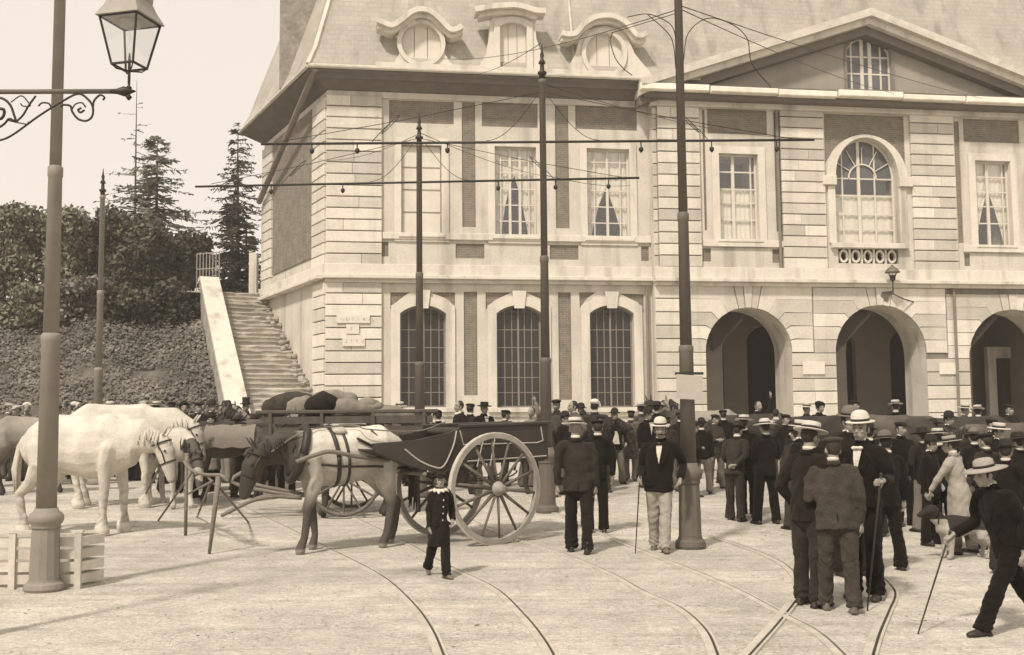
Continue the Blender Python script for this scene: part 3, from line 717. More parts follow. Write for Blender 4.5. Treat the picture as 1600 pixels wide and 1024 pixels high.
# ---- pediment
ty = [(um - hw + .5, ZEC), (um + hw - .5, ZEC), (um, zap - .6)]
tw = R(1322, 58, 1392, 141, DC); tzs = F(1357, 88, DC)[1]
tpoly = arch(tw[0], tw[2], tw[1], tzs, tw[3], 18)
plate([(um - hw + .3, ZEC + .002), (um + hw - .3, ZEC + .002), (um, zap - .25)], [tpoly], -DC - .02, -DC + .45, 'tympanum', PLASTER)
frame_ring(tpoly, .09, -DC - .07, -DC - .022, 'window_surround', pmat('dark weathered trim', .22))
H = tzs - tw[1]
window(tpoly, [0, .15, .38, .56, .80, 1], [tw[1] + H * .5, tzs], -DC + .12, WOODW, lambda i, j: GLASSG, zs_=tzs, mull=(1, 2), bar_w=.06, name='lunette_window')
for sg in (-1, 1):
    a = Vector((um + sg * hw, zl0)); b = Vector((um, zap)); dn = Vector((0, -1))
    def rake(o0, o1, d0, d1, name, m):
        q = [(a.x + sg * 0, a.y - o0), (b.x, b.y - o0), (b.x, b.y - o1), (a.x, a.y - o1)]
        if sg > 0: q = q[::-1]
        MB().prism(q, -d1, -d0).build(name, m, HOUSE)
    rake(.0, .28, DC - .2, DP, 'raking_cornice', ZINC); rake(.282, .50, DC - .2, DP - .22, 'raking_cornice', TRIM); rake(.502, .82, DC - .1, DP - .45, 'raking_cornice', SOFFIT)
    quad([(um + sg * hw, -DC + .1, zl0 - .02), (um, -DC + .1, zap - .02), (um, 3.4, zap - .02), (um + sg * hw, 1.0, zl0 - .02)], 'roof_slope', ROOF)
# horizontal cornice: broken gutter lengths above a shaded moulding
zg = F(1300, 143, DP)[1]
xs = [um - hw - .05, F(1110, 140, DP)[0], F(1217, 146, DP)[0], F(1310, 150, DP)[0], F(1412, 153, DP)[0], F(1510, 156, DP)[0], F(1630, 160, DP)[0], um + hw]
for i, (a, b) in enumerate(zip(xs, xs[1:])):
    MB().bbox(a + .02, b - .02, -DP - (.05 if i % 2 else 0), -DP + .25, zg - .16 - .02 * (i % 3), zg + .02 + (.05 if i % 3 == 0 else 0), .03).build('gutter', BRIGHT, HOUSE)
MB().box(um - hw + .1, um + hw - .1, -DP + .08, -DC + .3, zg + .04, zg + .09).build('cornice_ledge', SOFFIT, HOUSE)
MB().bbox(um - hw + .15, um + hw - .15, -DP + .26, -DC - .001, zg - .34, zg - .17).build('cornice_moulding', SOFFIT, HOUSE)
MB().bbox(UC - .1, UEND + .1, -DC - .25, -DC - .001, zg - .52, zg - .342).build('cornice_moulding', STONE, HOUSE)

# ---- dormers
def band(path, th, y0, y1, name, m, parent):
    """strip of constant thickness along a curve in the facade plane"""
    P = [Vector(p) for p in path]; n = len(P); up = []; dn = []
    for i, p in enumerate(P):
        t = (P[min(i+1, n-1)] - P[max(i-1, 0)]).normalized(); q = Vector((-t.y, t.x)); up.append(p + q * th / 2); dn.append(p - q * th / 2)
    vs = []
    for a, b in zip(dn, up): vs += [(a.x, y0, a.y), (b.x, y0, b.y), (b.x, y1, b.y), (a.x, y1, a.y)]
    fs = [(0, 1, 2, 3), tuple((n-1)*4 + k for k in (3, 2, 1, 0))]
    for i in range(n - 1):
        for k in range(4): fs.append((i*4+k, (i+1)*4+k, (i+1)*4+(k+1) % 4, i*4+(k+1) % 4))
    return MB().add(vs, fs).build(name, m, parent)
DD = .80
def dormer_oval(cx, cy, rx, ry, outline, hood, lab):
    f = [F(x, y, DD) for x, y in outline]; c = F(cx, cy, DD); rr = F(cx + rx, cy, DD)[0] - c[0]; rz_ = F(cx, cy - ry, DD)[1] - c[1]
    hole = [(c[0] + rr * math.cos(2*PI*i/28), c[1] + rz_ * math.sin(2*PI*i/28)) for i in range(28)]
    o = plate(f, [hole], -DD, -DD + .35, 'dormer', TRIM); o['label'] = lab
    ro_ = [(c[0] + (p[0] - c[0]) * 1.22, c[1] + (p[1] - c[1]) * 1.22) for p in hole]; plate(ro_, [hole], -DD - .07, -DD - .002, 'dormer_ring', TRIM, o)
    nb = 3
    for k in range(nb):
        a = c[0] - rr + 2 * rr * k / nb + .01; b = c[0] - rr + 2 * rr * (k + 1) / nb - .01
        MB().box(a, b, -DD + .16, -DD + .2, c[1] - rz_ - .02, c[1] + rz_ + .02).build('shutter_board', BOARD, o)
    h = smooth_path([Vector((*F(x, y, DD + .3), 0)) for x, y in hood], 4); h = [(p.x, p.y) for p in h]
    band(h, .17, -DD - .38, -DD + .3, 'dormer_hood', TRIM, o); band([(p[0], p[1] - .16) for p in h], .13, -DD - .2, -DD + .3, 'dormer_hood', TRIM, o)
    us = [p[0] for p in f]
    MB().prism([(c[0] - rr * 1.25, f[0][1]), (c[0] + rr * 1.25, f[0][1])] + [(c[0] + rr * 1.25 * math.cos(PI*i/12), c[1] + rz_ * 1.3 * math.sin(PI*i/12)) for i in range(13)], -DD + .352, 1.6).build('dormer_cheek', ROOF, o)
dormer_oval(658, 68, 31, 30, [(598,110),(606,104),(616,98),(624,84),(626,62),(632,42),(644,31),(658,28),(673,31),(685,42),(692,62),(695,84),(704,98),(712,104),(722,112)],
            [(590,32),(600,36),(613,40),(628,31),(643,19),(658,15),(674,19),(690,33),(703,46),(713,46),(722,41)], 'oval dormer at the left end of the roof under a curling hood')
dormer_oval(944, 84, 29, 32, [(881,116),(888,108),(893,96),(900,82),(905,62),(913,50),(926,44),(944,40),(962,44),(976,52),(984,66),(992,84),(1003,98),(1012,108),(1020,119)],
            [(878,52),(888,54),(900,52),(912,38),(928,28),(944,25),(962,27),(980,38),(993,54),(1003,56),(1010,52)], 'oval dormer next to the pediment with an upright board shutter')
r2 = R(781, 36, 823, 107, DD)
f = [F(x, y, DD) for x, y in [(744,114),(752,98),(760,84),(764,60),(766,36),(770,26),(800,20),(832,26),(836,36),(838,60),(846,84),(854,98),(860,118)]]
hole2 = seg(r2[0], r2[2], r2[1], r2[3] - .15, r2[3])
o = plate(f, [hole2], -DD, -DD + .35, 'dormer', TRIM); o['label'] = 'tall square-headed dormer between the two oval ones'
frame_ring(hole2, .2, -DD - .06, -DD - .002, 'dormer_ring').parent = o
for k in range(3): MB().box(r2[0] + (r2[2] - r2[0]) * k / 3 + .008, r2[0] + (r2[2] - r2[0]) * (k + 1) / 3 - .008, -DD + .16, -DD + .2, r2[1], r2[3]).build('shutter_board', BOARD, o)
h = [(p.x, p.y) for p in smooth_path([Vector((*F(x, y, DD + .3), 0)) for x, y in [(742,16),(752,14),(768,11),(785,10),(803,9),(820,12),(836,17),(852,18)]], 4)]
band(h, .18, -DD - .4, -DD + .3, 'dormer_hood', TRIM, o); band([(p[0], p[1] - .17) for p in h[3:-3]], .14, -DD - .2, -DD + .3, 'dormer_hood', TRIM, o)
MB().box(r2[0] - .25, r2[2] + .25, -DD + .352, 1.6, r2[1] - .2, r2[3] + .25).build('dormer_cheek', ROOF, o)
MB().box(E0.x + 2.2, UC - .2, -DD - .1, -DD + .5, ZR - .05, ZR + .18).build('parapet_kerb', TRIM, HOUSE)

# ---- downpipes, plaques
dp = MB(); dp.tube([Vector((E0.x + .25, E0.y + .05, ZR - .1)), SV * 7.8 + NV * .25 + Vector((0, 0, 10.4))], .11, 8); dp.build('drainpipe', pmat('grey drainpipe', .2), HOUSE)
for x, d in ((1491, DC + .08), (1011, .1)):
    u = F(x, 500, d)[0]; MB().tube([(u, -d - .05, ZC0 - .2), (u, -d - .05, BZ)], .05, 8).build('drainpipe', pmat('grey drainpipe', .2), HOUSE)
u = F(1217, 300, DC + .1)[0]; MB().tube([(u, -DC - .1, ZEC - .3), (u, -DC - .1, F(1217, 420, DC)[1])], .055, 8).build('drainpipe', pmat('grey drainpipe', .2), HOUSE)
PLQ = pmat('white marble plaque', .66, var=.08, sc=3, bump=.05); LET = pmat('faded plaque lettering', .34, var=.3, sc=8, bump=0)
def letters(txt, u0, z0, h, y, parent):
    """worn incised characters from simple strokes"""
    G_ = {'I': [(0,0,0,1)], '1': [(.3,0,.3,1),(0,.7,.3,1)], '7': [(0,1,.6,1),(.6,1,.2,0)], '2': [(0,.8,.3,1),(.3,1,.6,.7),(.6,.7,0,0),(0,0,.6,0)], 'P': [(0,0,0,1),(0,1,.5,.9),(.5,.9,.5,.55),(.5,.55,0,.5)],
          'L': [(0,0,0,1),(0,0,.5,0)], 'A': [(0,0,.3,1),(.3,1,.6,0),(.15,.4,.45,.4)], 'C': [(.6,.9,.2,1),(.2,1,0,.5),(0,.5,.2,0),(.2,0,.6,.1)], 'E': [(0,0,0,1),(0,1,.5,1),(0,.5,.4,.5),(0,0,.5,0)],
          'T': [(.3,0,.3,1),(0,1,.6,1)], 'R': [(0,0,0,1),(0,1,.5,.8),(.5,.8,0,.5),(.1,.5,.55,0)], 'U': [(0,1,.05,.1),(.05,.1,.5,.1),(.5,.1,.55,1)], 'H': [(0,0,0,1),(.5,0,.5,1),(0,.5,.5,.5)], 'F': [(0,0,0,1),(0,1,.5,1),(0,.5,.4,.5)], 'J': [(.5,1,.5,.2),(.5,.2,.25,0),(.25,0,0,.2)]}
    mb = MB(); x = u0
    for ch_ in txt:
        for (a, b, c, d) in G_.get(ch_, []): mb.tube([(x + a * h, y, z0 + b * h), (x + c * h, y, z0 + d * h)], h * .07, 4)
        x += h * (.95 if ch_ != ' ' else .7)
    return mb.build('lettering', LET, parent)
def plaque(x0, y0, x1, y1, d, lab, shape=None, txt=None):
    r = R(x0, y0, x1, y1, d); a = empty('stone_plaque', BO + UX * r[0] + Vector((0, 0, 0)), AZ, lab, 'plaque', None)
    a.location = BO - UY * d + UX * r[0]; W, z0, z1 = r[2] - r[0], r[1], r[3]
    poly = shape(W, z0, z1) if shape else [(0, z0), (W, z0), (W, z1), (0, z1)]
    MB().prism(poly, -.05, -.001).build('slab', PLQ, a)
    if txt: letters(txt[0], W * txt[1], z0 + (z1 - z0) * txt[2], (z1 - z0) * txt[3], -.053, a)
    return a
plaque(526, 492, 578, 505, .13, 'long inscribed plaque highest on the corner pilaster', None, ('IIEIT  I RIAT', .13, .28, .34))
plaque(541, 507, 561, 522, .13, 'small square plaque between two larger ones on the corner', None, ('F', .36, .35, .3))
plaque(535, 524, 570, 541, .13, 'stepped plaque with a worn number, lowest on the corner', lambda W, a, b: [(0, a), (W, a), (W, a + (b - a) * .7), (W * .85, a + (b - a) * .75), (W * .8, b), (W * .2, b), (W * .15, a + (b - a) * .75), (0, a + (b - a) * .7)], ('J 1 1 J', .12, .30, .3))
plaque(1254, 565, 1288, 585, DC + .055, 'blank plaque on the pier between the left and middle arches')
plaque(1467, 567, 1493, 585, DC + .055, 'blank plaque on the pier between the middle and right arches')

# ---- stone stairs beside the house
def SW(t, n, z): p = BO + UX * (SV * t + NV * n).x + UY * (SV * t + NV * n).y; return Vector((p.x, p.y, z))
ST = empty('stone_staircase', SW(-2.4, 1.2, 0), 0, 'long flight of worn stone steps climbing beside the house, with a sloping coped parapet', 'stairs')
STEP = pmat('worn step stone', .50, var=.28, sc=1.5, bump=.6, bsc=10, rnd=.14, fine=.18)
XW = Matrix.Translation(Vector((0, 0, 0)))
def to_st(mb_pts): return [tuple(Vector(p) - ST.location) for p in mb_pts]
WID = 2.5
def wd(t): return 2.5 - .1 * (t - 1.0)
NST = 36; RISE, RUN = .178, .292; T0_ = -2.4
for i in range(NST):
    t0, t1 = T0_ + i * RUN, T0_ + (i + 1) * RUN + .03; z1 = BZ + (i + 1) * RISE + random.uniform(-.012, .012); z0 = z1 - RISE - .06
    nn = 7; vs = []; fs = []
    for k in range(nn + 1):
        n_ = .02 + (wd(t0) - .0) * k / nn; wob = random.uniform(-.022, .022); dip = random.uniform(-.02, .006)
        if random.random() < .2: wob += random.uniform(.02, .06); dip -= .03
        for (tt, zz) in ((t0 + .05, z0), (t0 + .05, z1 - .055 + dip), (t0 + wob, z1 - .05 + dip), (t0 + wob * 1.2, z1 + dip), (t1 + .06, z1), (t1 + .06, z0)): vs.append(SW(tt, n_, zz))
    for k in range(nn):
        for q in range(6): fs.append((k*6+q, k*6+(q+1) % 6, (k+1)*6+(q+1) % 6, (k+1)*6+q))
    fs += [(5, 4, 3, 2, 1, 0), tuple(nn*6+q for q in range(6))]
    MB().add(to_st(vs), fs).build('step', STEP, ST)
ZTOP = BZ + NST * RISE; TT = T0_ + NST * RUN
MB().add(to_st([SW(TT, -.0, ZTOP - .05), SW(TT, WID + 1, ZTOP - .05), SW(TT + 8, WID + 1, ZTOP - .05), SW(TT + 8, 0, ZTOP - .05), SW(TT, -.0, ZTOP), SW(TT, WID + 1, ZTOP), SW(TT + 8, WID + 1, ZTOP), SW(TT + 8, 0, ZTOP)]),
         [(0,1,2,3),(4,7,6,5),(0,4,5,1),(1,5,6,2),(2,6,7,3),(3,7,4,0)]).build('landing', STEP, ST)
def sprism(pts_tz, n0, n1, name, m):
    k = len(pts_tz); vs = [SW(t, n0 - WID + wd(t), z) for t, z in pts_tz] + [SW(t, n1 - WID + wd(t), z) for t, z in pts_tz]
    return MB().add(to_st(vs), [tuple(range(k)), tuple(range(k, 2*k))[::-1]] + [(i, (i+1) % k, k + (i+1) % k, k + i) for i in range(k)]).build(name, m, ST)
RUBBLE = pmat('rubble wall', .34, var=.4, sc=2.5, bump=.9, bsc=6, fine=.25)
sl_ = RISE / RUN; ph = .38
sprism([(T0_, BZ - .3), (T0_, BZ + .1 + ph), (TT - .4, ZTOP + ph), (TT + .3, ZTOP + ph), (TT + .3, BZ - .3)], WID + .03, WID + .62, 'parapet_wall', RUBBLE)
sprism([(T0_ - .05, BZ + .1 + ph + .001), (T0_ - .05, BZ + .1 + ph + .16), (TT - .4, ZTOP + ph + .16), (TT + .35, ZTOP + ph + .16), (TT + .35, ZTOP + ph + .001), (TT - .4, ZTOP + ph + .001)], WID - .02, WID + .70, 'coping', TRIM)
# broken rubble where the steps meet the wall
rb = MB(); rr = random.Random(5)
for i in range(70):
    t = rr.uniform(-1.5, 7.6); zz = BZ + (t - T0_) * sl_ + rr.uniform(.0, .28); p = SW(t, rr.uniform(.05, .35), zz) - ST.location; s_ = rr.uniform(.05, .16)
    rb.ball(p, (s_, s_ * .8, s_ * .7), 6, 4)
tag(rb.build('rubble_edge', RUBBLE, ST), 'broken rubble along the foot of the side wall', kind='stuff')
# ------------------------------------------------------------- planted bank, shrubs and firs left of the stairs
LEAF = {}
def leaf_mat(name, c, trans=.25):
    m = pmat(name, .1, col=c, rough=.7, var=.6, sc=.7, bump=0, rnd=.12, fine=.0, spec=.2); return m
LG = leaf_mat('grey green leaves', (.19, .185, .125)); LD = leaf_mat('dark leaves', (.105, .102, .070)); LI = leaf_mat('ivy leaves', (.185, .172, .145)); LF_HAZE = leaf_mat('fir needles', (.13, .128, .092)); LX = leaf_mat('dark fir needles', (.062, .060, .042))  # the lighter fir needles have distance haze put into their colour
BARK = pmat('bark', .09, var=.4, sc=6, bump=.6)
def leaf_mesh(P, size, nrm=None, asp=.55, seed=0):
    """one small rhombic leaf per point"""
    r = np.random.default_rng(seed); n = len(P)
    a = r.normal(size=(n, 3)); a /= np.linalg.norm(a, axis=1, keepdims=True)
    nn = r.normal(size=(n, 3)) if nrm is None else nrm + r.normal(size=(n, 3)) * .55
    nn /= np.linalg.norm(nn, axis=1, keepdims=True)
    a = a - nn * (a * nn).sum(1, keepdims=True); a /= np.linalg.norm(a, axis=1, keepdims=True) + 1e-9
    b = np.cross(nn, a); s = (size * r.uniform(.6, 1.35, n))[:, None]
    V = np.stack([P - a * s, P + b * s * asp + nn * s * .15, P + a * s, P - b * s * asp + nn * s * .15], 1).reshape(-1, 3)
    me = bpy.data.meshes.new('leaves'); me.vertices.add(n * 4); me.loops.add(n * 4); me.polygons.add(n)
    me.vertices.foreach_set('co', V.astype(np.float32).ravel()); me.loops.foreach_set('vertex_index', np.arange(n * 4, dtype=np.int32))
    me.polygons.foreach_set('loop_start', np.arange(0, n * 4, 4, dtype=np.int32)); me.polygons.foreach_set('loop_total', np.full(n, 4, np.int32)); me.update(); me.validate(); return me
PA, PB_ = SW(T0_, wd(T0_) + .5, 0), SW(TT + .3, wd(TT) + .5, 0)
def par_x(y): t = (y - PA.y) / (PB_.y - PA.y); return PA.x + (PB_.x - PA.x) * min(max(t, -.3), 1.6)
def bank_z(x, y):
    t = min(max((y - 33) / 9.0, 0), 1); z = gz(y) - .06 + (6.1) * (t ** .9) * (1 if t < 1 else 1); z += min(max((y - 42) * .05, 0), .9)
    return z + (noise.noise(Vector((x * .35, y * .35, 3))) * .35 * min(t * 4, 1))
ys = [32.8 + .55 * i for i in range(24)] + [47, 52, 60, 80, 120]; fr_ = [i / 36 for i in range(37)]
vs = []; 
for y in ys:
    xr = par_x(y) + (0 if y < 45 else (y - 45) * 3.0)
    for t in fr_:
        x = -70 + (xr + 70) * (1 - (1 - t) ** 1.8); vs.append((x, y, bank_z(x, y)))
nn_ = len(fr_)
tag(MB().add(vs, [(i*nn_+j, i*nn_+j+1, (i+1)*nn_+j+1, (i+1)*nn_+j) for i in range(len(ys)-1) for j in range(nn_-1)]).build('grass_bank', pmat('bank earth', .10, col=(.115, .105, .085), var=.4, sc=2, bump=.8, bsc=8), None, True), kind='structure')
n = 58000; yy = 33.2 + 11.5 * rng.random(n) ** .9; xx = np.array([par_x(y) for y in yy]) - 15.5 * rng.random(n) ** 1.1 - .15
keep = [noise.noise(Vector((x * .55, y * .55, 7))) + .5 * noise.noise(Vector((x * 1.7, y * 1.7, 2))) < random.uniform(.12, .62) for x, y in zip(xx, yy)]; xx, yy = xx[keep], yy[keep]; n = len(xx)
P = np.array([(x, y, bank_z(x, y) + abs(random.gauss(.05, .10)) + .12 * max(noise.noise(Vector((x * .9, y * .9, 1))), 0)) for x, y in zip(xx, yy)])
iv = link('ivy', leaf_mesh(P, .050 * (.6 + 1.1 * rng.random(n)), np.array([[0, -.8, 1.3]]), .7, 1), LI); tag(iv, 'low ivy and weeds covering the sloping bank', 'ground cover', kind='stuff')

def shrub(px, py, Y, rx, rz, n, m, label, seed, size=.10, name='shrub'):
    c = AT(px, py, Y); zb = bank_z(c.x, Y); r = np.random.default_rng(seed); P = []; Nn = []
    lobes = [(np.array([r.uniform(-.5, .5) * rx, r.uniform(-.4, .4) * rx, r.uniform(-.55, .75) * rz]), r.uniform(.38, .62)) for _ in range(11)]
    for k in range(n):
        lc, lr = lobes[k % len(lobes)]; d = r.normal(size=3); d /= np.linalg.norm(d); q = r.random() ** .35
        q *= 1 + .25 * noise.noise(Vector((d[0] * 3 + seed, d[1] * 3, d[2] * 3)))
        if r.random() < .06: q *= 1.18
        P.append(lc + d * q * lr * np.array([rx, rx, rz * .8])); Nn.append(d + np.array([0, 0, .4]))
    P = np.array(P); P[:, 2] += c.z; P = P[P[:, 2] > zb - .1] if (P[:, 2] > zb - .1).any() else P
    Nn = np.array(Nn)[:len(P)]; P[:, 2] -= zb
    e = empty(name, (c.x, Y, zb), 0, label, 'shrub', 'shrubs massed on top of the bank')
    link('crown', leaf_mesh(P, size, None, .6, seed), m, e)
    st = MB()
    for k in range(4): 
        a = r.uniform(0, 6.28); st.tube([(0, 0, -.2), (math.cos(a) * rx * .2, math.sin(a) * rx * .2, (c.z - zb) * .6), (math.cos(a) * rx * .45, math.sin(a) * rx * .45, (c.z - zb) * 1.1)], [.07, .045, .02], 6)
    tag(st.build('stem', BARK, e), kind='stuff')
SH = [(8, 395, 42.5, 1.9, 2.3, 9000, LG, 'pale bushy shrub at the far left edge, tall and rounded'), (60, 405, 43.2, 1.6, 2.1, 8000, LG, 'shrub directly behind the nearest tram pole, lighter leaved'),
      (112, 405, 42.6, 1.5, 1.9, 7500, LG, 'shrub between the nearest pole and the thin far pole'), (165, 400, 43.0, 1.5, 1.8, 7500, LD, 'shrub just right of the thin far pole'),
      (215, 415, 42.5, 1.5, 1.8, 7500, LD, 'dark shrub under the bigger fir tree'), (262, 415, 43.0, 1.45, 1.7, 7500, LD, 'dark shrub between the fir tree and the iron gate'),
      (300, 405, 44.5, 1.1, 1.5, 5000, LD, 'narrow dark shrub standing right behind the iron gate'), (35, 490, 40.6, 1.6, 1.2, 5000, LG, 'low spreading pale shrub on the bank at far left'),
      (120, 480, 40.6, 1.5, 1.1, 4500, LI, 'low shrub on the bank left of the thin far pole foot'), (205, 480, 40.8, 1.5, 1.1, 4500, LD, 'low dark shrub midway along the top of the bank'),
      (278, 490, 41.0, 1.0, 1.2, 4500, LD, 'low shrub leaning against the stair parapet')]
for i, a in enumerate(SH): shrub(*a, seed=20 + i)

def fir(px, ytop, Y, half, ylow, m, label, seed, dens=1.0, r0=.14):
    d = AT(px, ytop, Y); x = d.x; zb = bank_z(x, Y) - .1 if Y < 46 else 6.6; H = d.z - zb; e = empty('fir_tree', (x, Y, zb), 0, label, 'tree', 'conifers behind the shrubs')
    r = np.random.default_rng(seed); MB().tube([(0, 0, -.3), (.05, 0, H * .4), (0, .03, H * .75), (0, 0, H)], [r0, r0 * .7, r0 * .35, .012], 8).build('trunk', BARK, e, True)
    zl = AT(px, ylow, Y).z - zb; br = MB(); V = []; Fq = []
    z = zl
    while z < H - .1:
        t = (z - zl) / (H - zl); L_ = half * (1 - t) ** .85 + .12
        for k in range(int((5 + 4 * (1 - t)) * min(dens + .25, 1.2))):
            if r.random() > dens + .1: continue
            a = r.uniform(0, 6.283); ln = L_ * r.uniform(.55, 1.2); zz = z + r.uniform(-.15, .15); sl = r.uniform(-.05, .35) * (1 if t < .8 else -1)
            dv = np.array([math.cos(a), math.sin(a), 0]); pts = [np.array([0, 0, zz]) + dv * ln * s + np.array([0, 0, -sl * ln * s * (1.3 - .6 * s)]) for s in (0, .35, .7, 1)]
            br.tube(pts, [.03 * (1 - t) + .008, .02 * (1 - t) + .006, .009, .004], 4)
            side = np.array([-dv[1], dv[0], 0])
            for q in range(int(16 * dens * (ln / half + .5))):
                s = r.uniform(.12, 1.02); b0 = np.array([0, 0, zz]) + dv * ln * s + np.array([0, 0, -sl * ln * s * (1.3 - .6 * s)])
                w_ = r.uniform(.10, .30) * (1.15 - s * .6) * (half / 1.5) ** .5; sg = r.choice([-1, 1]); o = dv * w_ * r.uniform(.2, .9) + side * sg * w_ + np.array([0, 0, r.uniform(-.16, .06)])
                wd_ = np.array([r.uniform(-.03, .03), r.uniform(-.03, .03), r.uniform(.035, .075)])
                i0 = len(V); V += [b0 - wd_ * .3, b0 + wd_ * .7, b0 + o + wd_ * .4, b0 + o - wd_ * .4]; Fq.append((i0, i0+1, i0+2, i0+3))
        z += r.uniform(.20, .34)
    MB().add(V, Fq).build('crown', m, e); tag(br.build('branches', BARK, e), kind='stuff')
fir(246, 212, 48, 2.6, 365, LF_HAZE, 'broad fir tree rising above the shrubs left of the house', 3, 1.15)
fir(214, 126, 52, 1.7, 330, LF_HAZE, 'tall thin sparse conifer with bare gaps, fading into the sky', 4, .22, .09)
fir(372, 196, 49, 1.7, 345, LX, 'fir tree beside the house wall, behind the stair head', 5, .75)
fir(362, 318, 46.5, 2.1, 470, LX, 'short dense dark fir bush at the head of the stairs', 6, 1.25)
fir(385, 345, 47.5, 1.8, 470, LX, 'dark yew like bush tucked against the end of the house', 8, 1.25)

# gate and post at the head of the stairs
RAILM = pmat('rusty gate iron', .32, var=.2)
g0, g1 = AT(307, 458, 43.3), AT(342, 458, 42.9); zg_ = ZTOP
gt = empty('iron_gate', (g0.x, g0.y, zg_), math.atan2(g1.y - g0.y, g1.x - g0.x), 'open iron railing gate at the head of the stairs', 'gate')
Wg = (g1 - g0).length; hg = AT(320, 393, 43).z - zg_
for k in range(8): MB().tube([(Wg * k / 7, 0, .05), (Wg * k / 7, 0, hg - (.0 if k % 2 else .05))], .024, 6).build('bar', RAILM, gt)
for z in (.12, hg * .62, hg - .08): MB().box(0, Wg, -.02, .02, z, z + .04).build('rail', RAILM, gt)
q = AT(396, 459, 43.5); po = MB(); po.bbox(-.16, .16, -.16, .16, -.05, AT(396, 396, 43.5).z - ZTOP); tag(po.build('gate_post', TRIM, None, loc=(q.x, q.y, ZTOP)), 'square pale stone gatepost beside the end of the house', 'post')

# ------------------------------------------------------------- tram poles with cross arms, wires
def pole(px, py, label, base=None, top=8.66, arm=None, ytop=None, IRON=IRON, k=1.0):
    b = base or G(px, py)
    if ytop: top = AT(px, ytop, b.y).z
    e = empty('tram_pole', b, 0, label, 'pole', 'tapering iron tramway poles'); zt = top - b.z
    MB(Matrix.Diagonal((1, 1, k, 1))).lathe([(.20, 0), (.215, .04), (.205, .10), (.17, .13), (.165, .16)], 20).build('base', IRON, e, False)
    MB(Matrix.Diagonal((1, 1, k, 1))).lathe([(.158, .161), (.152, .5), (.142, .88)], 12).build('plinth', IRON, e, False)
    MB(Matrix.Diagonal((1, 1, k, 1))).lathe([(.150, .881), (.155, .90), (.150, .93), (.172, .96), (.186, 1.0), (.184, 1.05), (.165, 1.09), (.135, 1.12), (.118, 1.17)], 24).build('collar', IRON, e, True)
    MB().lathe([(.108, 1.171 * k), (.098, 2.70), (.104, 2.71), (.104, 2.78), (.086, 2.80)], 20).build('lower_shaft', IRON, e, True)
    MB().lathe([(.084, 2.801), (.074, 4.55), (.082, 4.56), (.082, 4.66), (.066, 4.68)], 20).build('middle_shaft', IRON, e, True)
    MB().lathe([(.064, 4.681), (.058, zt - .75), (.072, zt - .74), (.072, zt - .68), (.05, zt - .66)], 18).build('upper_shaft', IRON, e, True)
    f = MB().lathe([(.052, zt - .66), (.058, zt - .58), (.085, zt - .56), (.085, zt - .53), (.045, zt - .5), (.035, zt - .38), (.07, zt - .36), (.05, zt - .31), (.028, zt - .27), (.04, zt - .2), (.02, zt - .13), (.008, zt)], 12); f.build('finial', IRONB, e, True)
    if arm:
        ya, xl, xr, rot = arm; zz = AT(px, ya, b.y).z - b.z; hl = b.x - AT(xl, ya, b.y).x; hr = AT(xr, ya, b.y).x - b.x; A = MB()
        A.tube([(-hl, 0, zz - .02), (hr, 0, zz + .02)], .024, 8); ao = A.build('cross_arm', IRONB, e, True); ao.rotation_euler.z = rot
        for x in (-hl * .82, -hl * .66, -hl * .34, hr * .36, hr * .62, hr * .86):
            q = MB().lathe([(.012, 0), (.012, -.10), (.042, -.12), (.045, -.17), (.02, -.20), (.010, -.21)], 8, (x, 0, zz)).build('insulator', IRONB, ao, True)
        for sg, ln in ((-1, hl), (1, hr)):
            MB().tube([(0, 0, zz + .95), (sg * ln * .5, 0, zz + .42), (sg * ln * .93, 0, zz + .03)], .007, 5).build('stay', IRONB, ao, True)
            cur = [(sg * (.10 + .95 * (i / 12)), 0, zz + .85 * (1 - math.sin(PI / 2 * i / 12)) + .03) for i in range(13)]
            MB().tube(cur, .0065, 5).build('scroll', IRONB, ao, True)
            sp = [(sg * (ln * .55 + (.30 * (1 - i / 26)) * math.cos(i * .42) ), 0, zz + .30 + (.30 * (1 - i / 26)) * math.sin(i * .42 - 1.4)) for i in range(22)]
            MB().tube(sp, .008, 5).build('scroll', IRONB, ao, True)
    return e, b, zt
P1, B1, zt1 = pole(1079, 857, 'largest tram pole right of centre, carrying a blank square board', top=8.66)
P2, B2, zt2_ = pole(855, 801, 'tram pole behind the cart wheel, carrying the higher long cross arm', arm=(222, 410, 1275, .02), ytop=70)
b3 = G(656, 777); P3, B3, zt3 = pole(656, 777, 'tram pole rising behind the two wheeled cart, carrying the lower cross arm', arm=(285, 302, 998, -.03), ytop=176)
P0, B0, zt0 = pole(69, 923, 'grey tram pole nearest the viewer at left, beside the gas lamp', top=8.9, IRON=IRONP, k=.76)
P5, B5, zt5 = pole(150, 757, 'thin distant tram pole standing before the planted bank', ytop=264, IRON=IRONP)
# board and big scrolls on the large pole
bp_ = empty('notice_board', B1 + Vector((.02, -.13, 0)), .08, 'blank pale square board fixed to the largest tram pole', 'sign')
bz = lambda y: (648 - y) * B1.y / FPX + CAM_H - B1.z
bo = MB().add([(-.19, -.012, bz(625)), (.17, -.012, bz(627)), (.18, -.012, bz(590)), (-.18, -.012, bz(587)), (-.19, .012, bz(625)), (.17, .012, bz(627)), (.18, .012, bz(590)), (-.18, .012, bz(587))], [(0,1,2,3),(7,6,5,4),(0,4,5,1),(1,5,6,2),(2,6,7,3),(3,7,4,0)]); bo.build('board', pmat('pale painted board', .42, var=.1), bp_)
MB().box(-.2, .2, .013, .035, bz(588), bz(584)).build('batten', IRONB, bp_)
MB().tube([(0, .03, bz(600)), (0, .1, bz(600))], .02, 6).build('clamp', IRONB, bp_)
def at_b1(x, y): q = AT(x, y, B1.y) - B1; return (q.x, q.y, q.z)
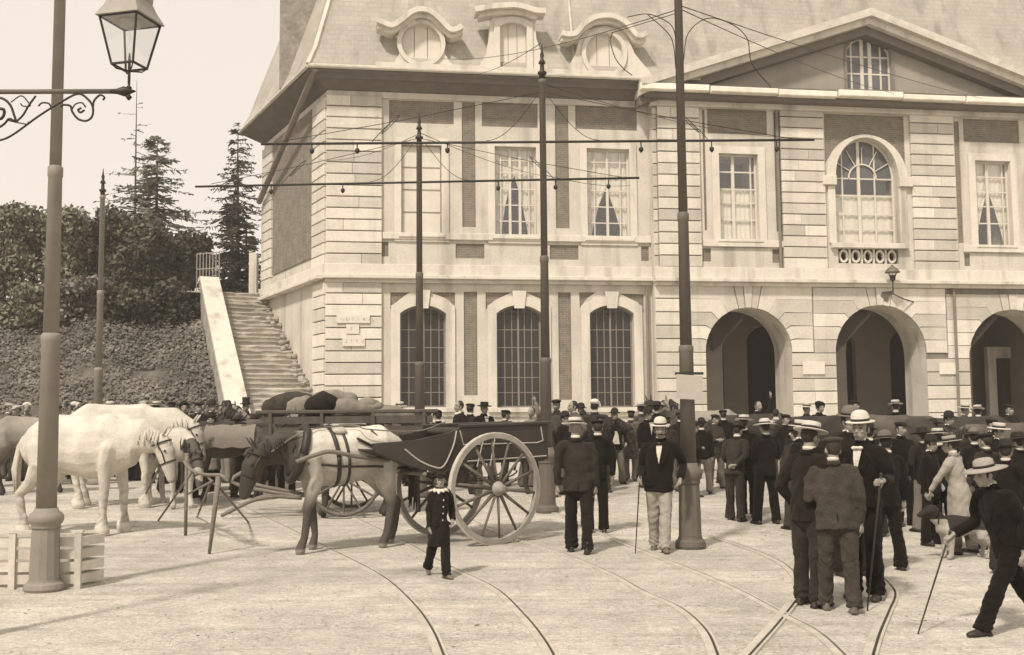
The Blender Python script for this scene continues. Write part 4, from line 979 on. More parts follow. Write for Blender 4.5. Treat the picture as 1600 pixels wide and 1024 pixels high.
for pts in ([(1068,95),(1074,55),(1095,33),(1118,29),(1150,42),(1168,62),(1172,90),(1180,108),(1205,137)], [(1058,80),(1052,45),(1035,30),(1010,22),(980,27)], [(1056,108),(1052,70),(1042,50),(1012,23)], [(957,52),(954,66),(962,92),(975,108),(988,118)]):
    q = smooth_path([Vector(at_b1(*p)) for p in pts], 5); MB().tube(q, .007, 5).build('scroll', IRONB, P1, True)
MB().tube([at_b1(954, 52), at_b1(1060, 20)], .006, 5).build('stay', IRONB, P1)
def wire(a, b, sag, label, r=.0075):
    a, b = Vector(a), Vector(b); pts = [a.lerp(b, t / 14) - Vector((0, 0, sag * 4 * (t / 14) * (1 - t / 14))) for t in range(15)]
    tag(MB().tube(pts, r, 5).build('span_wire', IRONB, None, True), label, 'wire', 'tramway span wires')
def onF(px, py, d): u, z = F(px, py, d); return BO + UX * u - UY * d + Vector((0, 0, z))
top1 = AT(1062, 14, B1.y)
wire(top1, onF(1397, 146, DP), .15, 'upper wire from the largest pole to the gutter under the pediment')
wire(top1 + Vector((0, 0, .05)), onF(1535, 154, DP), .1, 'longest wire from the largest pole to the right half of the gutter')
wire(top1, onF(690, 92, DD + .1), .25, 'wire from the largest pole to the left oval dormer')
wire(AT(845, 68, B2.y), onF(745, 116, OV), .1, 'short wire from the middle pole down to the eaves')
wire(AT(845, 130, B2.y), onF(1213, 214, DC + .2), .2, 'wire from the middle pole to the downpipe by the entrance front')
wire(AT(844, 272, B2.y), onF(985, 290, .2), .1, 'low wire from the middle pole across the third upper window')
wire(AT(657, 208, B3.y), onF(843, 274, .2), .1, 'wire from the thin pole behind the cart across the curtained window')
wire(AT(657, 208, B3.y), onF(500, 250, .2), .2, 'wire from the thin pole behind the cart to the corner of the house')

# ------------------------------------------------------------- gas lamp on a scrolled bracket (its post stands just out of the picture)
LY = 9.0
lp = AT(-85, 900, LY); LB = Vector((lp.x, LY, 0)); GL = empty('gas_lamp', LB, 0, 'gas lantern of four glass panes on a long scrolled wall style bracket', 'street lamp')
def lx(px, py, dy=0): q = AT(px, py, LY) - LB; return (q.x, q.y + dy, q.z)
MB().lathe([(.2, 0), (.2, .1), (.12, .2), (.09, .8), (.06, 1), (.055, 4.9), (.08, 5.0), (.02, 5.2)], 14).build('post', IRON, GL, True)
MB().tube([lx(-85, 144), lx(182, 143)], .021, 8).build('arm', IRON, GL, True)
tip = MB().lathe([(.005, -.10), (.045, 0), (.025, .06), (.02, .12)], 10).build('arm_tip', IRONB, GL, True)
tip.location = lx(194, 143); tip.rotation_euler = (0, -PI / 2, 0)
def curve(pts, r, name='scroll', k=6): return MB().tube(smooth_path([Vector(lx(*p)) for p in pts], k), r, 6).build(name, IRONB, GL, True)
curve([(-85,240),(-10,222),(18,212),(60,182),(95,160),(122,147),(138,156),(145,168),(144,182),(135,189),(122,186),(113,175),(110,166),(100,164),(95,166)], .010, 'brace')
curve([(145,170),(147,158),(156,149),(163,152),(161,157)], .009); curve([(112,172),(118,163),(128,161),(134,168)], .007); curve([(132,172),(126,176),(122,172),(127,169)], .010)
curve([(-85,150),(-30,152),(0,153),(15,163),(22,180),(24,190),(14,186),(4,196),(-30,215)], .011); curve([(0,170),(6,172),(6,180),(0,186),(-12,180)], .014)
curve([(17,160),(33,150),(44,160),(47,166),(36,166),(32,162)], .006); curve([(56,150),(45,165),(36,180),(26,190)], .010); curve([(60,166),(66,161),(76,162),(80,168)], .008); curve([(11,188),(28,192),(42,194),(45,190)], .006)
lan = Vector(lx(203, 60)); yaw = math.radians(-14)
LN = MB(Matrix.Translation(lan) @ Matrix.Rotation(yaw, 4, 'Z'))
zt_l, zb_l = AT(200, 33, LY).z - lan.z, AT(200, 104, LY).z - lan.z; ht, hb_ = .180, .105
cor4 = [(-1, -1), (1, -1), (1, 1), (-1, 1)]
for (a, b) in cor4: LN.tube([(a * ht, b * ht, zt_l), (a * hb_, b * hb_, zb_l)], .010, 4)
for h_, z_ in ((ht, zt_l), (hb_, zb_l)):
    for i in range(4):
        a, b = cor4[i], cor4[(i + 1) % 4]; LN.tube([(a[0] * h_, a[1] * h_, z_), (b[0] * h_, b[1] * h_, z_)], .012, 4)
lf = LN.build('lantern_frame', IRONB, GL)
for i in range(4):
    a, b = cor4[i], cor4[(i + 1) % 4]; MB(LN.xf).add([(a[0] * hb_ * .97, a[1] * hb_ * .97, zb_l), (b[0] * hb_ * .97, b[1] * hb_ * .97, zb_l), (b[0] * ht * .97, b[1] * ht * .97, zt_l), (a[0] * ht * .97, a[1] * ht * .97, zt_l)], [(0, 1, 2, 3)]).build('pane', CLEAR, lf)
def fr4(prof, nm, m, par):
    vs = []; fs = []
    for h_, z_ in prof: vs += [(a * h_, b * h_, z_) for a, b in cor4]
    for i in range(len(prof) - 1):
        for k in range(4): fs.append((i*4+k, i*4+(k+1) % 4, (i+1)*4+(k+1) % 4, (i+1)*4+k))
    fs += [(3, 2, 1, 0), tuple((len(prof)-1)*4+k for k in range(4))]
    return MB(LN.xf).add(vs, fs).build(nm, m, par)
fr4([(.180, zt_l + .0), (.208, zt_l + .004), (.205, zt_l + .012), (.155, zt_l + .11), (.13, zt_l + .18), (.135, zt_l + .19), (.135, zt_l + .24), (.10, zt_l + .32), (.03, zt_l + .40)], 'lantern_roof', pmat('painted lantern roof', .30, rough=.5), GL)
MB(LN.xf).lathe([(.10, zt_l - .005), (.09, zt_l - .05), (.07, zt_l - .06)], 14, (0, 0, 0)).build('reflector', pmat('enamel reflector', .35), GL)
MB(LN.xf).tube([(0, 0, zb_l - .16), (0, 0, zb_l + .06), (0, 0, zb_l + .12)], [.012, .012, .006], 6).build('burner', IRONB, GL)
MB(LN.xf).tube([(0, 0, zb_l + .09), (0, 0, zt_l - .05)], .022, 8).build('chimney_glass', CLEAR, GL)
ck = MB(LN.xf)
for a, b in ((-1, -1), (1, -1), (1, 1), (-1, 1)): ck.tube([(a * hb_, b * hb_, zb_l), (a * hb_ * .72, b * hb_ * .72, zb_l - .035), (0, 0, zb_l - .045)], .007, 4)
ck.build('cradle', IRONB, GL)
MB(LN.xf).lathe([(.008, -.30), (.03, -.27), (.012, -.25), (.012, -.21), (.028, -.19), (.01, -.17), (.008, -.03)], 8, (0, 0, zb_l + .0)).build('stem', IRONB, GL, True)

# lamp on a bracket over the arcade
wl = onF(1380, 462, DC + .06); WL = empty('wall_lantern', wl, AZ, 'small round hooded lantern on a bent bracket above the middle arch', 'lamp')
zz = lambda y: F(1394, y, DC + .55)[1] - wl.z
ux = F(1394, 420, DC + .55)[0] - F(1380, 462, DC + .06)[0]
MB().tube([(1.15, 0, -.22), (.62, -.25, -.14), (ux, -.5, .0), (ux, -.5, zz(440))], .022, 6).build('bracket', IRONB, WL, True)
MB().lathe([(.03, zz(440)), (.09, zz(438)), (.10, zz(434)), (.12, zz(430))], 10, (ux, -.5, 0)).build('burner_cup', IRONB, WL)
MB().lathe([(.12, zz(432)), (.17, zz(427))], 10, (ux, -.5, 0)).build('globe', CLEAR, WL)
for k in range(4): MB().tube([(ux + .12 * math.cos(k * PI / 2 + .4), -.5 + .12 * math.sin(k * PI / 2 + .4), zz(432)), (ux + .19 * math.cos(k * PI / 2 + .4), -.5 + .19 * math.sin(k * PI / 2 + .4), zz(426.5))], .01, 4).build('rib', IRONB, WL)
MB().lathe([(.26, zz(426.5)), (.25, zz(425)), (.18, zz(420)), (.07, zz(417)), (.03, zz(414))], 14, (ux, -.5, 0)).build('hood', IRON, WL, True)
MB().add([(-.05, -.05, .12), (.35, -.05, .16), (.12, -.05, -.22), (-.12, -.05, -.02), (-.05, -.01, .12), (.35, -.01, .16), (.12, -.01, -.22), (-.12, -.01, -.02)], [(0,3,2,1),(4,5,6,7),(0,1,5,4),(1,2,6,5),(2,3,7,6),(3,0,4,7)]).build('bracket_plate', IRON, WL)
# stone trough by the arcade
tq = G(1222, 742); tr = MB(); 
TRH = (648 - 688) * tq.y / FPX + CAM_H - tq.z; 
e = empty('stone_trough', tq, AZ, 'low pale stone trough standing in front of the first arch pier', 'trough'); Wt = 1.0
MB().bbox(-1.3, 1.0, 0, .7, 0, TRH - .14).build('basin', TRIM, e); MB().bbox(-1.35, 1.05, -.06, .76, TRH - .139, TRH).build('rim', BLOCK, e)

# thin summer haze over the square
hz = MB().box(-320, 320, -140, 400, -1.4, 24).build('haze', None); hm_ = bpy.data.materials.new('pale air'); hm_.use_nodes = True; HN = hm_.node_tree.nodes; HN.clear()
ho_ = HN.new('ShaderNodeOutputMaterial'); pv = HN.new('ShaderNodeVolumePrincipled'); pv.inputs['Color'].default_value = (1, .96, .90, 1); pv.inputs['Density'].default_value = .0015; pv.inputs['Anisotropy'].default_value = .2
hm_.node_tree.links.new(pv.outputs[0], ho_.inputs['Volume']); hz.data.materials.append(hm_); tag(hz, 'pale dusty air over the market square', 'haze', kind='stuff')
# ------------------------------------------------------------- cloth, skin and coat materials
def cloth(name, v, var=.22, col=None): return pmat('cloth ' + name, v, rough=.95, var=.34 if v < .15 else .10, sc=6, bump=.6, bsc=58, rnd=.12, fine=.46 if v < .15 else .10, spec=.08, sheen=.04, col=col)
C = {'black': cloth('black', .011), 'char': cloth('charcoal', .018), 'grey': cloth('dark grey', .034), 'brown': cloth('brown grey', .052), 'mid': cloth('mid grey', .12), 'drab': cloth('drab', .20), 'stone': cloth('stone grey', .31), 'pale': cloth('pale', .40), 'white': cloth('white linen', .62, .1)}
STRAW = pmat('straw', .52, rough=.8, var=.12, sc=8, bump=.3, bsc=80, rnd=.12, fine=.12); FELT = pmat('black felt', .022, rough=.9, var=.2, sc=6, bump=.15, rnd=.1); FELTG = pmat('grey felt', .15, rough=.9, var=.2, sc=6, bump=.2, rnd=.1); FELTM = pmat('drab felt', .30, rough=.9, var=.2, sc=6, bump=.2); FELTP = pmat('pale felt', .50, rough=.9, var=.12, sc=6, bump=.2)
RIB = pmat('hat ribbon', .018, rough=.6, var=.1, sc=6, bump=0)
SKIN = pmat('skin', .3, rough=.65, var=.12, sc=14, bump=.08, bsc=40, attr='coat')
HAIR = pmat('dark hair', .028, rough=.7, var=.3, sc=20, bump=.5, bsc=60, rnd=.2, stretch=(1, 1, .3)); HAIRG = pmat('grey hair', .22, rough=.7, var=.25, sc=20, bump=.5, bsc=60)
LEATHER = pmat('boot leather', .035, rough=.5, var=.35, sc=9, bump=.2, rnd=.3); DUST = pmat('dusty boot leather', .12, rough=.8, var=.4, sc=9, bump=.2)
WOODC = pmat('weathered cart wood', .19, var=.3, sc=4, bump=.3, bsc=30, stretch=(1, 4, 4)); CANE = pmat('cane wood', .035, rough=.5, var=.2, sc=9, bump=.05)
def folds(seed, amp, k=(9, 9, 4), tk=22):
    r = np.random.default_rng(seed); W = [(r.normal(size=3) * np.array(k) * r.uniform(.6, 1.8), r.uniform(0, 6.28), r.uniform(.4, 1)) for _ in range(7)]
    W2 = [(r.normal(size=3) * tk, r.uniform(0, 6.28), .28) for _ in range(5)]
    def fn(co, no):
        f = np.zeros(len(co), np.float32)
        for a, p, q in W: f += q * np.sin(co @ a.astype(np.float32) + p + .8 * np.sin(co[:, 2] * 11 + p))
        g = np.zeros(len(co), np.float32)
        for a, p, q in W2: g += q * np.sin(co @ a.astype(np.float32) + p)
        f = (np.abs(f) ** .8) * np.sign(f) / 2.4 + g * .8
        return no * (f * amp)[:, None]
    return fn
def trouser_folds(seed, amp):
    base = folds(seed, amp, (13, 13, 4), 24); ph_ = seed * 1.7
    def fn(co, no):
        z = co[:, 2]; m = np.clip((.24 - z) / .16, 0, 1) * (z > .05) + .5 * np.exp(-((z - .50) / .07) ** 2) + .45 * np.exp(-((z - .86) / .05) ** 2)
        cr = np.sin(z * 95 + 3 * np.sin(co[:, 0] * 30 + ph_) + 2.5 * np.sin(co[:, 1] * 26))
        return base(co, no) + no * (cr * m * amp * .75)[:, None]
    return fn
def V3(*a): return Vector(a)

def hand(mb, w, d, nrm, s, curl=.5, thin=1.0):
    """palm, four unequal bent fingers and a side thumb; w wrist, d direction, nrm palm normal, s +1/-1 thumb side"""
    d = d.normalized(); nrm = (nrm - d * nrm.dot(d)).normalized(); sd_ = d.cross(nrm) * s
    mb.limb([w, w + d * .045, w + d * .085], [(.026, .017), (.036, .016), (.038, .014)], 8)
    for k, ln in enumerate((.072, .082, .076, .058)):
        o = w + d * .085 + sd_ * (.030 - .020 * k); b1 = (d + nrm * curl * .6).normalized(); b2 = (d + nrm * curl * 2.2).normalized()
        mb.limb([o - d * .02, o + b1 * ln * .5, o + b1 * ln * .5 + b2 * ln * .5], [.0105, .0095, .008], 6)
    o = w + d * .03 + sd_ * .03; b1 = (sd_ * .8 + d * .7 + nrm * .3).normalized(); mb.limb([o, o + b1 * .04, o + b1 * .04 + (d + nrm * .5).normalized() * .03], [.013, .0115, .009], 6)

ARMS = {  # elbow from shoulder, wrist from elbow (x is multiplied by the side), hand direction
  'hang': ((.055, .03, -.285), (.0, -.045, -.255), (0, -.15, -1)), 'walk_f': ((.06, -.10, -.27), (-.01, -.15, -.20), (0, -.4, -1)), 'walk_b': ((.06, .13, -.26), (.0, -.02, -.25), (0, -.1, -1)),
  'pocket': ((.12, .09, -.25), (-.05, -.16, -.20), (-.3, -.5, -.8)), 'back': ((.085, .12, -.25), (-.15, .10, -.17), (-1, .2, -.3)),
  'fold': ((.06, .0, -.285), (-.13, -.22, .03), (-.9, -.3, .1)), 'cane': ((.08, .0, -.28), (.02, -.22, -.12), (.05, -.8, -.6)), 'out': ((.10, -.05, -.27), (.02, -.24, .0), (0, -1, -.1)),
  'hip': ((.19, .08, -.22), (-.13, -.10, -.17), (-.6, -.3, -.5)), 'up': ((.10, -.16, .18), (-.06, -.06, .25), (0, -.1, 1)), 'down_f': ((.05, -.16, -.25), (-.02, -.14, -.22), (0, -.3, -1)),
  'lapel': ((.07, -.02, -.285), (-.09, -.18, .13), (-.5, -.2, .8))}
LEGS = {'stand': ((.03, .04, .03), (-.03, .04, .03)), 'boy': ((.30, .06, -.07), (-.26, .42, -.05)), 'apart': ((.02, .03, .10), (-.03, .03, .10)), 'walk': ((.40, .10, .0), (-.26, .28, .0)), 'stroll': ((.20, .08, .02), (-.12, .16, .02)), 'step': ((.10, .05, .05), (-.12, .12, .05)), 'cross': ((.14, .06, -.04), (-.06, .05, -.04))}
npeople = 0
def person(label, at, rz, top=None, h=1.70, lean=0.0, turn=0.0, nod=0.0, legs='stand', aL='hang', aR='hang', hat='cap', hatm=None, coat='black', trou='black', coatlen='jacket', shirt=False, tache=False, beard=False, hairm=None, female=False, cane=None, vox=.02, wide=1.0, group=None, apron=False, collar=False, shoe=None, scarf=False):
    global npeople; npeople += 1; sd = npeople
    if not isinstance(at, Vector): at = G(*at)
    ext = {'cap': .035, 'boater': .05, 'bowler': .05, 'wide': .06, 'tall': .12, 'none': .02, 'bonnet': .05}[hat]
    if top is not None:
        zt = AT(800, top, at.y); d = ray(project(at)[0], top); h = ((EYE + d * (at.y / d.y)).z - at.z) / (1.72 * math.cos(lean) ** .6 + ext) * 1.72
    h = min(max(h, 1.05), 1.90)
    e = empty('person', at, math.radians(rz), label, 'person', group, h / 1.72)
    near = vox < .015
    # joints
    J = {}; L_ = LEGS[legs] if isinstance(legs, str) else legs; hip = {}; mz = 9
    for s, (th, kn, ab) in ((1, L_[0]), (-1, L_[1])):
        hp = V3(s * .092, 0, 0); sa = s * math.sin(ab); k_ = hp + V3(sa * .42, -math.sin(th) * .42, -math.cos(th) * .42 * math.cos(ab)); a_ = k_ + V3(sa * .40, -math.sin(th - kn) * .41, -math.cos(th - kn) * .41)
        J[s] = [hp, k_, a_]; mz = min(mz, a_.z)
    zo = .085 - mz
    for s in (1, -1): J[s] = [p + V3(0, 0, zo) for p in J[s]]
    pz = V3(0, 0, zo); cl, sl_n = math.cos(lean), math.sin(lean)
    slant = .06 * math.sin(sd * 2.4); yw = .16 * math.sin(sd * 1.3 + 1)
    def T(x, y, z):
        k = min(max(z / .5, 0), 1.2); c_, s_ = math.cos(yw * k), math.sin(yw * k); x, y = x * c_ - y * s_ + slant * k * .6, x * s_ + y * c_; z = z + x * slant * k * .8
        return V3(x, y * cl - z * sl_n, z * cl + y * sl_n) + pz          # z measured from the hips
    sh = {s: T(s * .176 * wide, .01, .505) for s in (1, -1)}; AR_ = {}
    for s, nm in ((1, aL), (-1, aR)):
        a, b, hd = ARMS[nm]; el = sh[s] + (T(s * a[0], a[1], a[2]) - pz) if nm in ('back', 'fold', 'hip', 'lapel', 'pocket') else sh[s] + V3(s * a[0], a[1] - sl_n * .05, a[2])
        wr = el + V3(s * b[0], b[1], b[2]); AR_[s] = (el, wr, V3(s * hd[0], hd[1], hd[2]))
    nk = T(0, .015, .575); hc0 = T(0, -.02, .715); hm = Matrix.Translation(hc0) @ Matrix.Rotation(turn, 4, 'Z') @ Matrix.Rotation(lean * .35 + nod, 4, 'X')
    H = lambda x, y, z: hm @ V3(x, y, z)
    # body: one continuous skin
    b = MB()
    b.limb([pz + V3(0, 0, -.02), T(0, 0, .18), T(0, -.005, .36), T(0, .0, .50)], [(.12, .085), (.115, .085), (.13, .09), (.10, .07)], 12)
    b.limb([T(0, .01, .50), nk, H(0, .02, -.06)], [.062, .055, .055], 10)
    hb = MB(hm); hb.ball((0, .012, .022), (.074, .096, .100), 14, 10); hb.ball((0, -.022, -.048), (.058, .066, .066), 12, 8); hb.ball((0, -.052, -.088), (.030, .028, .026), 8, 6)
    hb.limb([(0, -.080, .018), (0, -.106, -.028), (0, -.100, -.036)], [.011, .016, .013], 8); hb.ball((0, -.070, .036), (.055, .024, .014), 10, 6); hb.ball((0, -.086, -.066), (.026, .012, .013), 8, 6)
    for s in (1, -1): hb.ball((s * .076, .018, -.012), (.011, .022, .034), 8, 6); hb.ball((s * .040, -.066, -.020), (.024, .022, .020), 8, 6)
    b.v += hb.v if False else []; b.xf = None; b.add(hb.v, hb.f)
    for s in (1, -1):
        el, wr, hd = AR_[s]; b.limb([sh[s] + V3(-s * .02, 0, -.01), el, el.lerp(wr, .5), wr], [.036, .030, .030, .028], 10)
        hand(b, wr, hd, V3(-s, 0, 0) if abs(hd.x) < .5 else V3(0, 1 if hd.y > 0 else .5, -.5), s if True else 1, .5)
        b.limb([J[s][0], J[s][1], J[s][2] + V3(0, 0, -.02)], [.070, .048, .040], 10)
    me = soft_mesh(b, .0105 if near else max(vox * .8, .014), 1 if near else 1)
    hi = np.array(hm.inverted()); sk = np.array(tone(.27))
    def skin(co):
        q = co @ hi[:3, :3].T + hi[:3, 3]; c = np.tile(sk, (len(co), 1))
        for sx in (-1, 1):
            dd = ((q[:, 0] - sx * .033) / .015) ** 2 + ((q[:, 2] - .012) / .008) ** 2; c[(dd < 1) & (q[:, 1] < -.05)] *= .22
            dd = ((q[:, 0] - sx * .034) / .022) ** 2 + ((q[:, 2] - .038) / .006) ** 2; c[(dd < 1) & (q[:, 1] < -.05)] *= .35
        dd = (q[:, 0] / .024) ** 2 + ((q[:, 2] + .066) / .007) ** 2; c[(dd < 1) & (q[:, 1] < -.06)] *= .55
        return c
    paint(me, skin); link('body', me, SKIN, e)
    # hair, beard
    hb = MB(hm); hb.ball((0, .030, .030), (.080, .092, .100), 12, 8)
    if female: hb.ball((0, .085, .055), (.05, .05, .05), 10, 6)
    for s in (1, -1): hb.ball((s * .068, .0, .0), (.014, .022, .035), 8, 5)
    link('hair', soft_mesh(hb, .014, 1), hairm or HAIR, e)
    if tache:
        mb = MB(hm)
        for s in (1, -1): mb.limb([(0, -.102, -.050), (s * .030, -.094, -.056), (s * .050, -.078, -.066)], [.012, .012, .005], 6)
        link('moustache', soft_mesh(mb, .006, 1), hairm or HAIR, e)
    if beard:
        mb = MB(hm); mb.ball((0, -.055, -.095), (.052, .045, .055), 10, 8); mb.ball((0, -.05, -.135), (.035, .03, .045), 8, 6); link('beard', soft_mesh(mb, .012, 2, folds(sd, .004)), hairm or HAIRG, e)
    # trousers or skirt
    t = MB(); cv = vox if not near else .0135
    if female:
        for q in (1,):
            t.tube([pz + V3(0, 0, .20), pz + V3(0, 0, .0), V3(0, .02, .45), V3(0, .03, .03)], [(.13, .10), (.19, .16), (.27, .25), (.34, .33)], 16)
        link('skirt', soft_mesh(t, cv, 1, folds(sd, .014, (16, 16, 1.5))), C[trou], e)
    else:
        t.limb([pz + V3(0, .0, -.07), pz + V3(0, 0, .10)], [(.158 * wide, .125), (.150 * wide, .115)], 14)
        for s in (1, -1):
            p = J[s]; low = p[2] + V3(0, -.01, -.035)
            t.tube([p[0] + V3(0, 0, .03), p[0].lerp(p[1], .5), p[1] + V3(0, .005, 0), p[1].lerp(p[2], .55), low], [.100, .094, .083, .080, .088], 12)
        link('trousers', soft_mesh(t, cv, 2, trouser_folds(sd + 50, (.006 if trou in ('pale', 'drab', 'mid') else .010) if near else .007)), C[trou], e)
    for s in (1, -1):
        p = J[s]; a = p[2]; th, kn, ab = L_[0 if s > 0 else 1]; pit = max(kn - th - .05, 0) * .9 if a.z > .10 else 0
        sm = MB(Matrix.Translation(a) @ Matrix.Rotation(s * .18, 4, 'Z') @ Matrix.Rotation(pit, 4, 'X'))
        sm.limb([(0, .055, -.045), (0, -.03, -.043), (0, -.12, -.052), (0, -.165, -.060)], [(.036, .042), (.040, .044), (.046, .032), (.036, .024)], 10); sm.limb([(0, .02, -.03), (0, .02, .05)], [.044, .042], 10)
        sm.box(-.036, .036, .02, .09, -.085, -.06)
        link('shoe', soft_mesh(sm, .012 if near else .018, 1), shoe or LEATHER, e)
    # coat
    j = MB(); hem = {'jacket': -.10, 'long': -.36, 'smock': -.42, 'vest': -.02}[coatlen]; fl = .0 if coatlen in ('jacket', 'vest') else .05
    j.tube([T(0, .005, hem) if hem > -.2 else pz + V3(0, .02, hem), T(0, .0, .02), T(0, -.005, .14), T(0, -.008, .34), T(0, .0, .47), T(0, .012, .555), T(0, .015, .60)],
           [((.185 + fl) * wide, .148 + fl), ((.182 + fl * .5) * wide, .146 + fl * .4), (.170 * wide, .134), (.190 * wide, .142), (.172 * wide, .112), (.085, .078), (.064, .064)], 18)
    j.limb([sh[1] + V3(-.02, 0, -.012), sh[-1] + V3(.02, 0, -.012)], [.076, .076], 10)
    for s in (1, -1):
        el, wr, hd = AR_[s]; w2 = el.lerp(wr, .97)
        j.tube([sh[s] + V3(-s * .03, 0, .01), sh[s].lerp(el, .35) + V3(s * .012, 0, 0), sh[s].lerp(el, .75) + V3(s * .006, 0, 0), el, el.lerp(wr, .45), w2], [.078, .073, .064, .060, .055, .050], 12)
    jm = 'white' if coatlen == 'vest' else coat
    link({'jacket': 'jacket', 'long': 'overcoat', 'smock': 'smock', 'vest': 'shirt'}[coatlen], soft_mesh(j, cv, 2, folds(sd + 90, .011 if near else .008, (11, 11, 8), 24)), C[coat], e)
    cr = MB(); cr.tube([T(0, .018, .555), T(0, .018, .592), T(0, .026, .612)], [(.088, .084), (.074, .074), (.072, .074)], 14); cr.build('collar', C[coat], e, True)
    wc = MB(); wc.tube([T(0, .010, .596), T(0, .008, .632)], [(.066, .064), (.062, .062)], 14); wc.build('shirt_collar', C['white'], e, True)
    if near or shirt:
        for s in (1, -1):      # lapels and pocket flaps stand proud of the cloth
            lm = MB(); lm.add([T(s * .052, -.100, .53), T(s * .120, -.112, .43), T(s * .095, -.150, .36), T(s * .020, -.158, .20), T(s * .030, -.135, .40)] + [T(s * .052, -.088, .53), T(s * .120, -.10, .43), T(s * .095, -.136, .36), T(s * .020, -.142, .20), T(s * .030, -.120, .40)], [(0,1,2,3,4),(9,8,7,6,5)] + [(i, (i+1) % 5, 5 + (i+1) % 5, 5 + i) for i in range(5)]); lm.build('lapel', C[coat], e)
            fm = MB(); fm.add([T(s * .09, -.150, .03), T(s * .165, -.118, .03), T(s * .168, -.120, -.02), T(s * .092, -.156, -.02)], [(0, 1, 2, 3)]); fm.build('pocket_flap', C[coat], e)
        MB().add([T(-.012 * wide, .155, -.10), T(.004, .155, -.10), T(.004, .150, .06), T(-.004, .150, .06)], [(0, 1, 2, 3)]).build('back_vent', C['black'], e)
    if shirt:
        sf = MB(); sf.add([T(-.045, -.103, .55), T(.045, -.103, .55), T(.030, -.150, .42), T(0, -.166, .27), T(-.030, -.150, .42)], [(0, 4, 3, 2, 1)]); sf.build('shirt_front', C['white'], e)
        bt = MB()
        for s in (1, -1): bt.ball(T(s * .03, -.125, .535), (.030, .014, .018), 8, 6)
        bt.ball(T(0, -.13, .535), .014, 8, 6); bt.build('bow_tie', C['black'] if tache else C['white'], e, True)
    if apron: 
        ap = MB(); n = 6; vs = []
        for i in range(n + 1):
            zq = .34 - .30 * i / n; wq = .03 + .06 * i / n
            for k in range(5): x = -wq + 2 * wq * k / 4; vs.append(T(x - .01 + .012 * math.sin(i), -.165 - .012 * math.cos(k * 2.1 + i), zq))
        ap.add(vs, [(i*5+k, i*5+k+1, i*5+6+k, i*5+5+k) for i in range(n) for k in range(4)]).build('hanging_cloth', C['white'], e, True)
    if collar:
        rf = MB(); 
        for k in range(11): a = PI * 2 * k / 11; rf.limb([T(.075 * math.sin(a), .02 - .075 * math.cos(a), .575), T(.135 * math.sin(a), .015 - .135 * math.cos(a), .545 + .02 * math.sin(k * 2.4))], [.020, .030], 6)
        link('ruffled_collar', soft_mesh(rf, .012, 1), C['white'], e)
        for k in range(4): MB().ball(T(0, -.150, .40 - .11 * k), .014, 6, 4).build('button', STRAW, e)
    # hat
    tilt = Matrix.Rotation(.10, 4, 'X'); hx = hm @ Matrix.Translation((0, .008, .062)) @ tilt; ho = None
    def lat(prof, nm, m, par, n=20, sx=1, sy=1.14): return MB(hx).lathe(prof, n, (0, 0, 0), sx, sy).build(nm, m, par, True)
    if hat == 'boater':
        ho = lat([(.084, .006), (.160, .0), (.163, .006), (.160, .011), (.092, .013), (.0925, .016)], 'hat', hatm or STRAW, e); lat([(.088, .0162), (.0885, .085), (.082, .092), (.02, .094)], 'hat_crown', hatm or STRAW, ho); lat([(.0905, .0165), (.0912, .046), (.088, .047)], 'hat_band', RIB, ho)
    elif hat == 'bowler':
        ho = lat([(.084, .012), (.135, .004), (.140, .010), (.134, .015), (.090, .018), (.088, .05), (.080, .085), (.060, .112), (.03, .124), (.008, .127)], 'hat', hatm or FELT, e); lat([(.0905, .0185), (.0895, .042), (.086, .043)], 'hat_band', RIB, ho)
    elif hat == 'wide':
        ho = lat([(.084, .010), (.150, .0), (.196, -.012), (.199, -.006), (.150, .008), (.092, .016), (.089, .05), (.084, .085), (.060, .102), (.03, .100), (.008, .094)], 'hat', hatm or FELTP, e); lat([(.094, .0165), (.0925, .040), (.088, .042)], 'hat_band', RIB, ho)
    elif hat == 'tall':
        ho = lat([(.084, .010), (.140, .004), (.145, .010), (.138, .015), (.089, .018), (.084, .08), (.090, .155), (.086, .160), (.01, .162)], 'hat', hatm or FELT, e); lat([(.0905, .0185), (.0885, .05), (.086, .051)], 'hat_band', RIB, ho)
    elif hat == 'cap':
        m = MB(hx); m.ball((0, .012, .035), (.110, .122, .036), 14, 6); m.lathe([(.082, -.005), (.086, .02), (.088, .03)], 14, (0, 0, 0), 1, 1.14); m.limb([(-.05, -.10, .008), (0, -.135, .0), (.05, -.10, .008)], [(.03, .008)] * 3, 8)
        ho = link('cap', soft_mesh(m, .012, 1, folds(sd, .003)), hatm or C['char'], e)
    elif hat == 'bonnet':
        m = MB(hx); m.ball((0, .02, .03), (.10, .115, .07), 12, 8); m.limb([(-.10, -.03, -.05), (-.09, -.06, .03), (0, -.08, .075), (.09, -.06, .03), (.10, -.03, -.05)], [.02] * 5, 6)
        ho = link('bonnet', soft_mesh(m, .014, 1, folds(sd, .006)), hatm or C['white'], e)
    if scarf:
        m = MB(); m.limb([T(-.06, -.06, .57), T(0, -.09, .56), T(.07, -.02, .59), T(.02, .08, .60), T(-.07, .02, .59)], [.03] * 5, 8); link('neck_scarf', soft_mesh(m, .014, 1), C['white'], e)
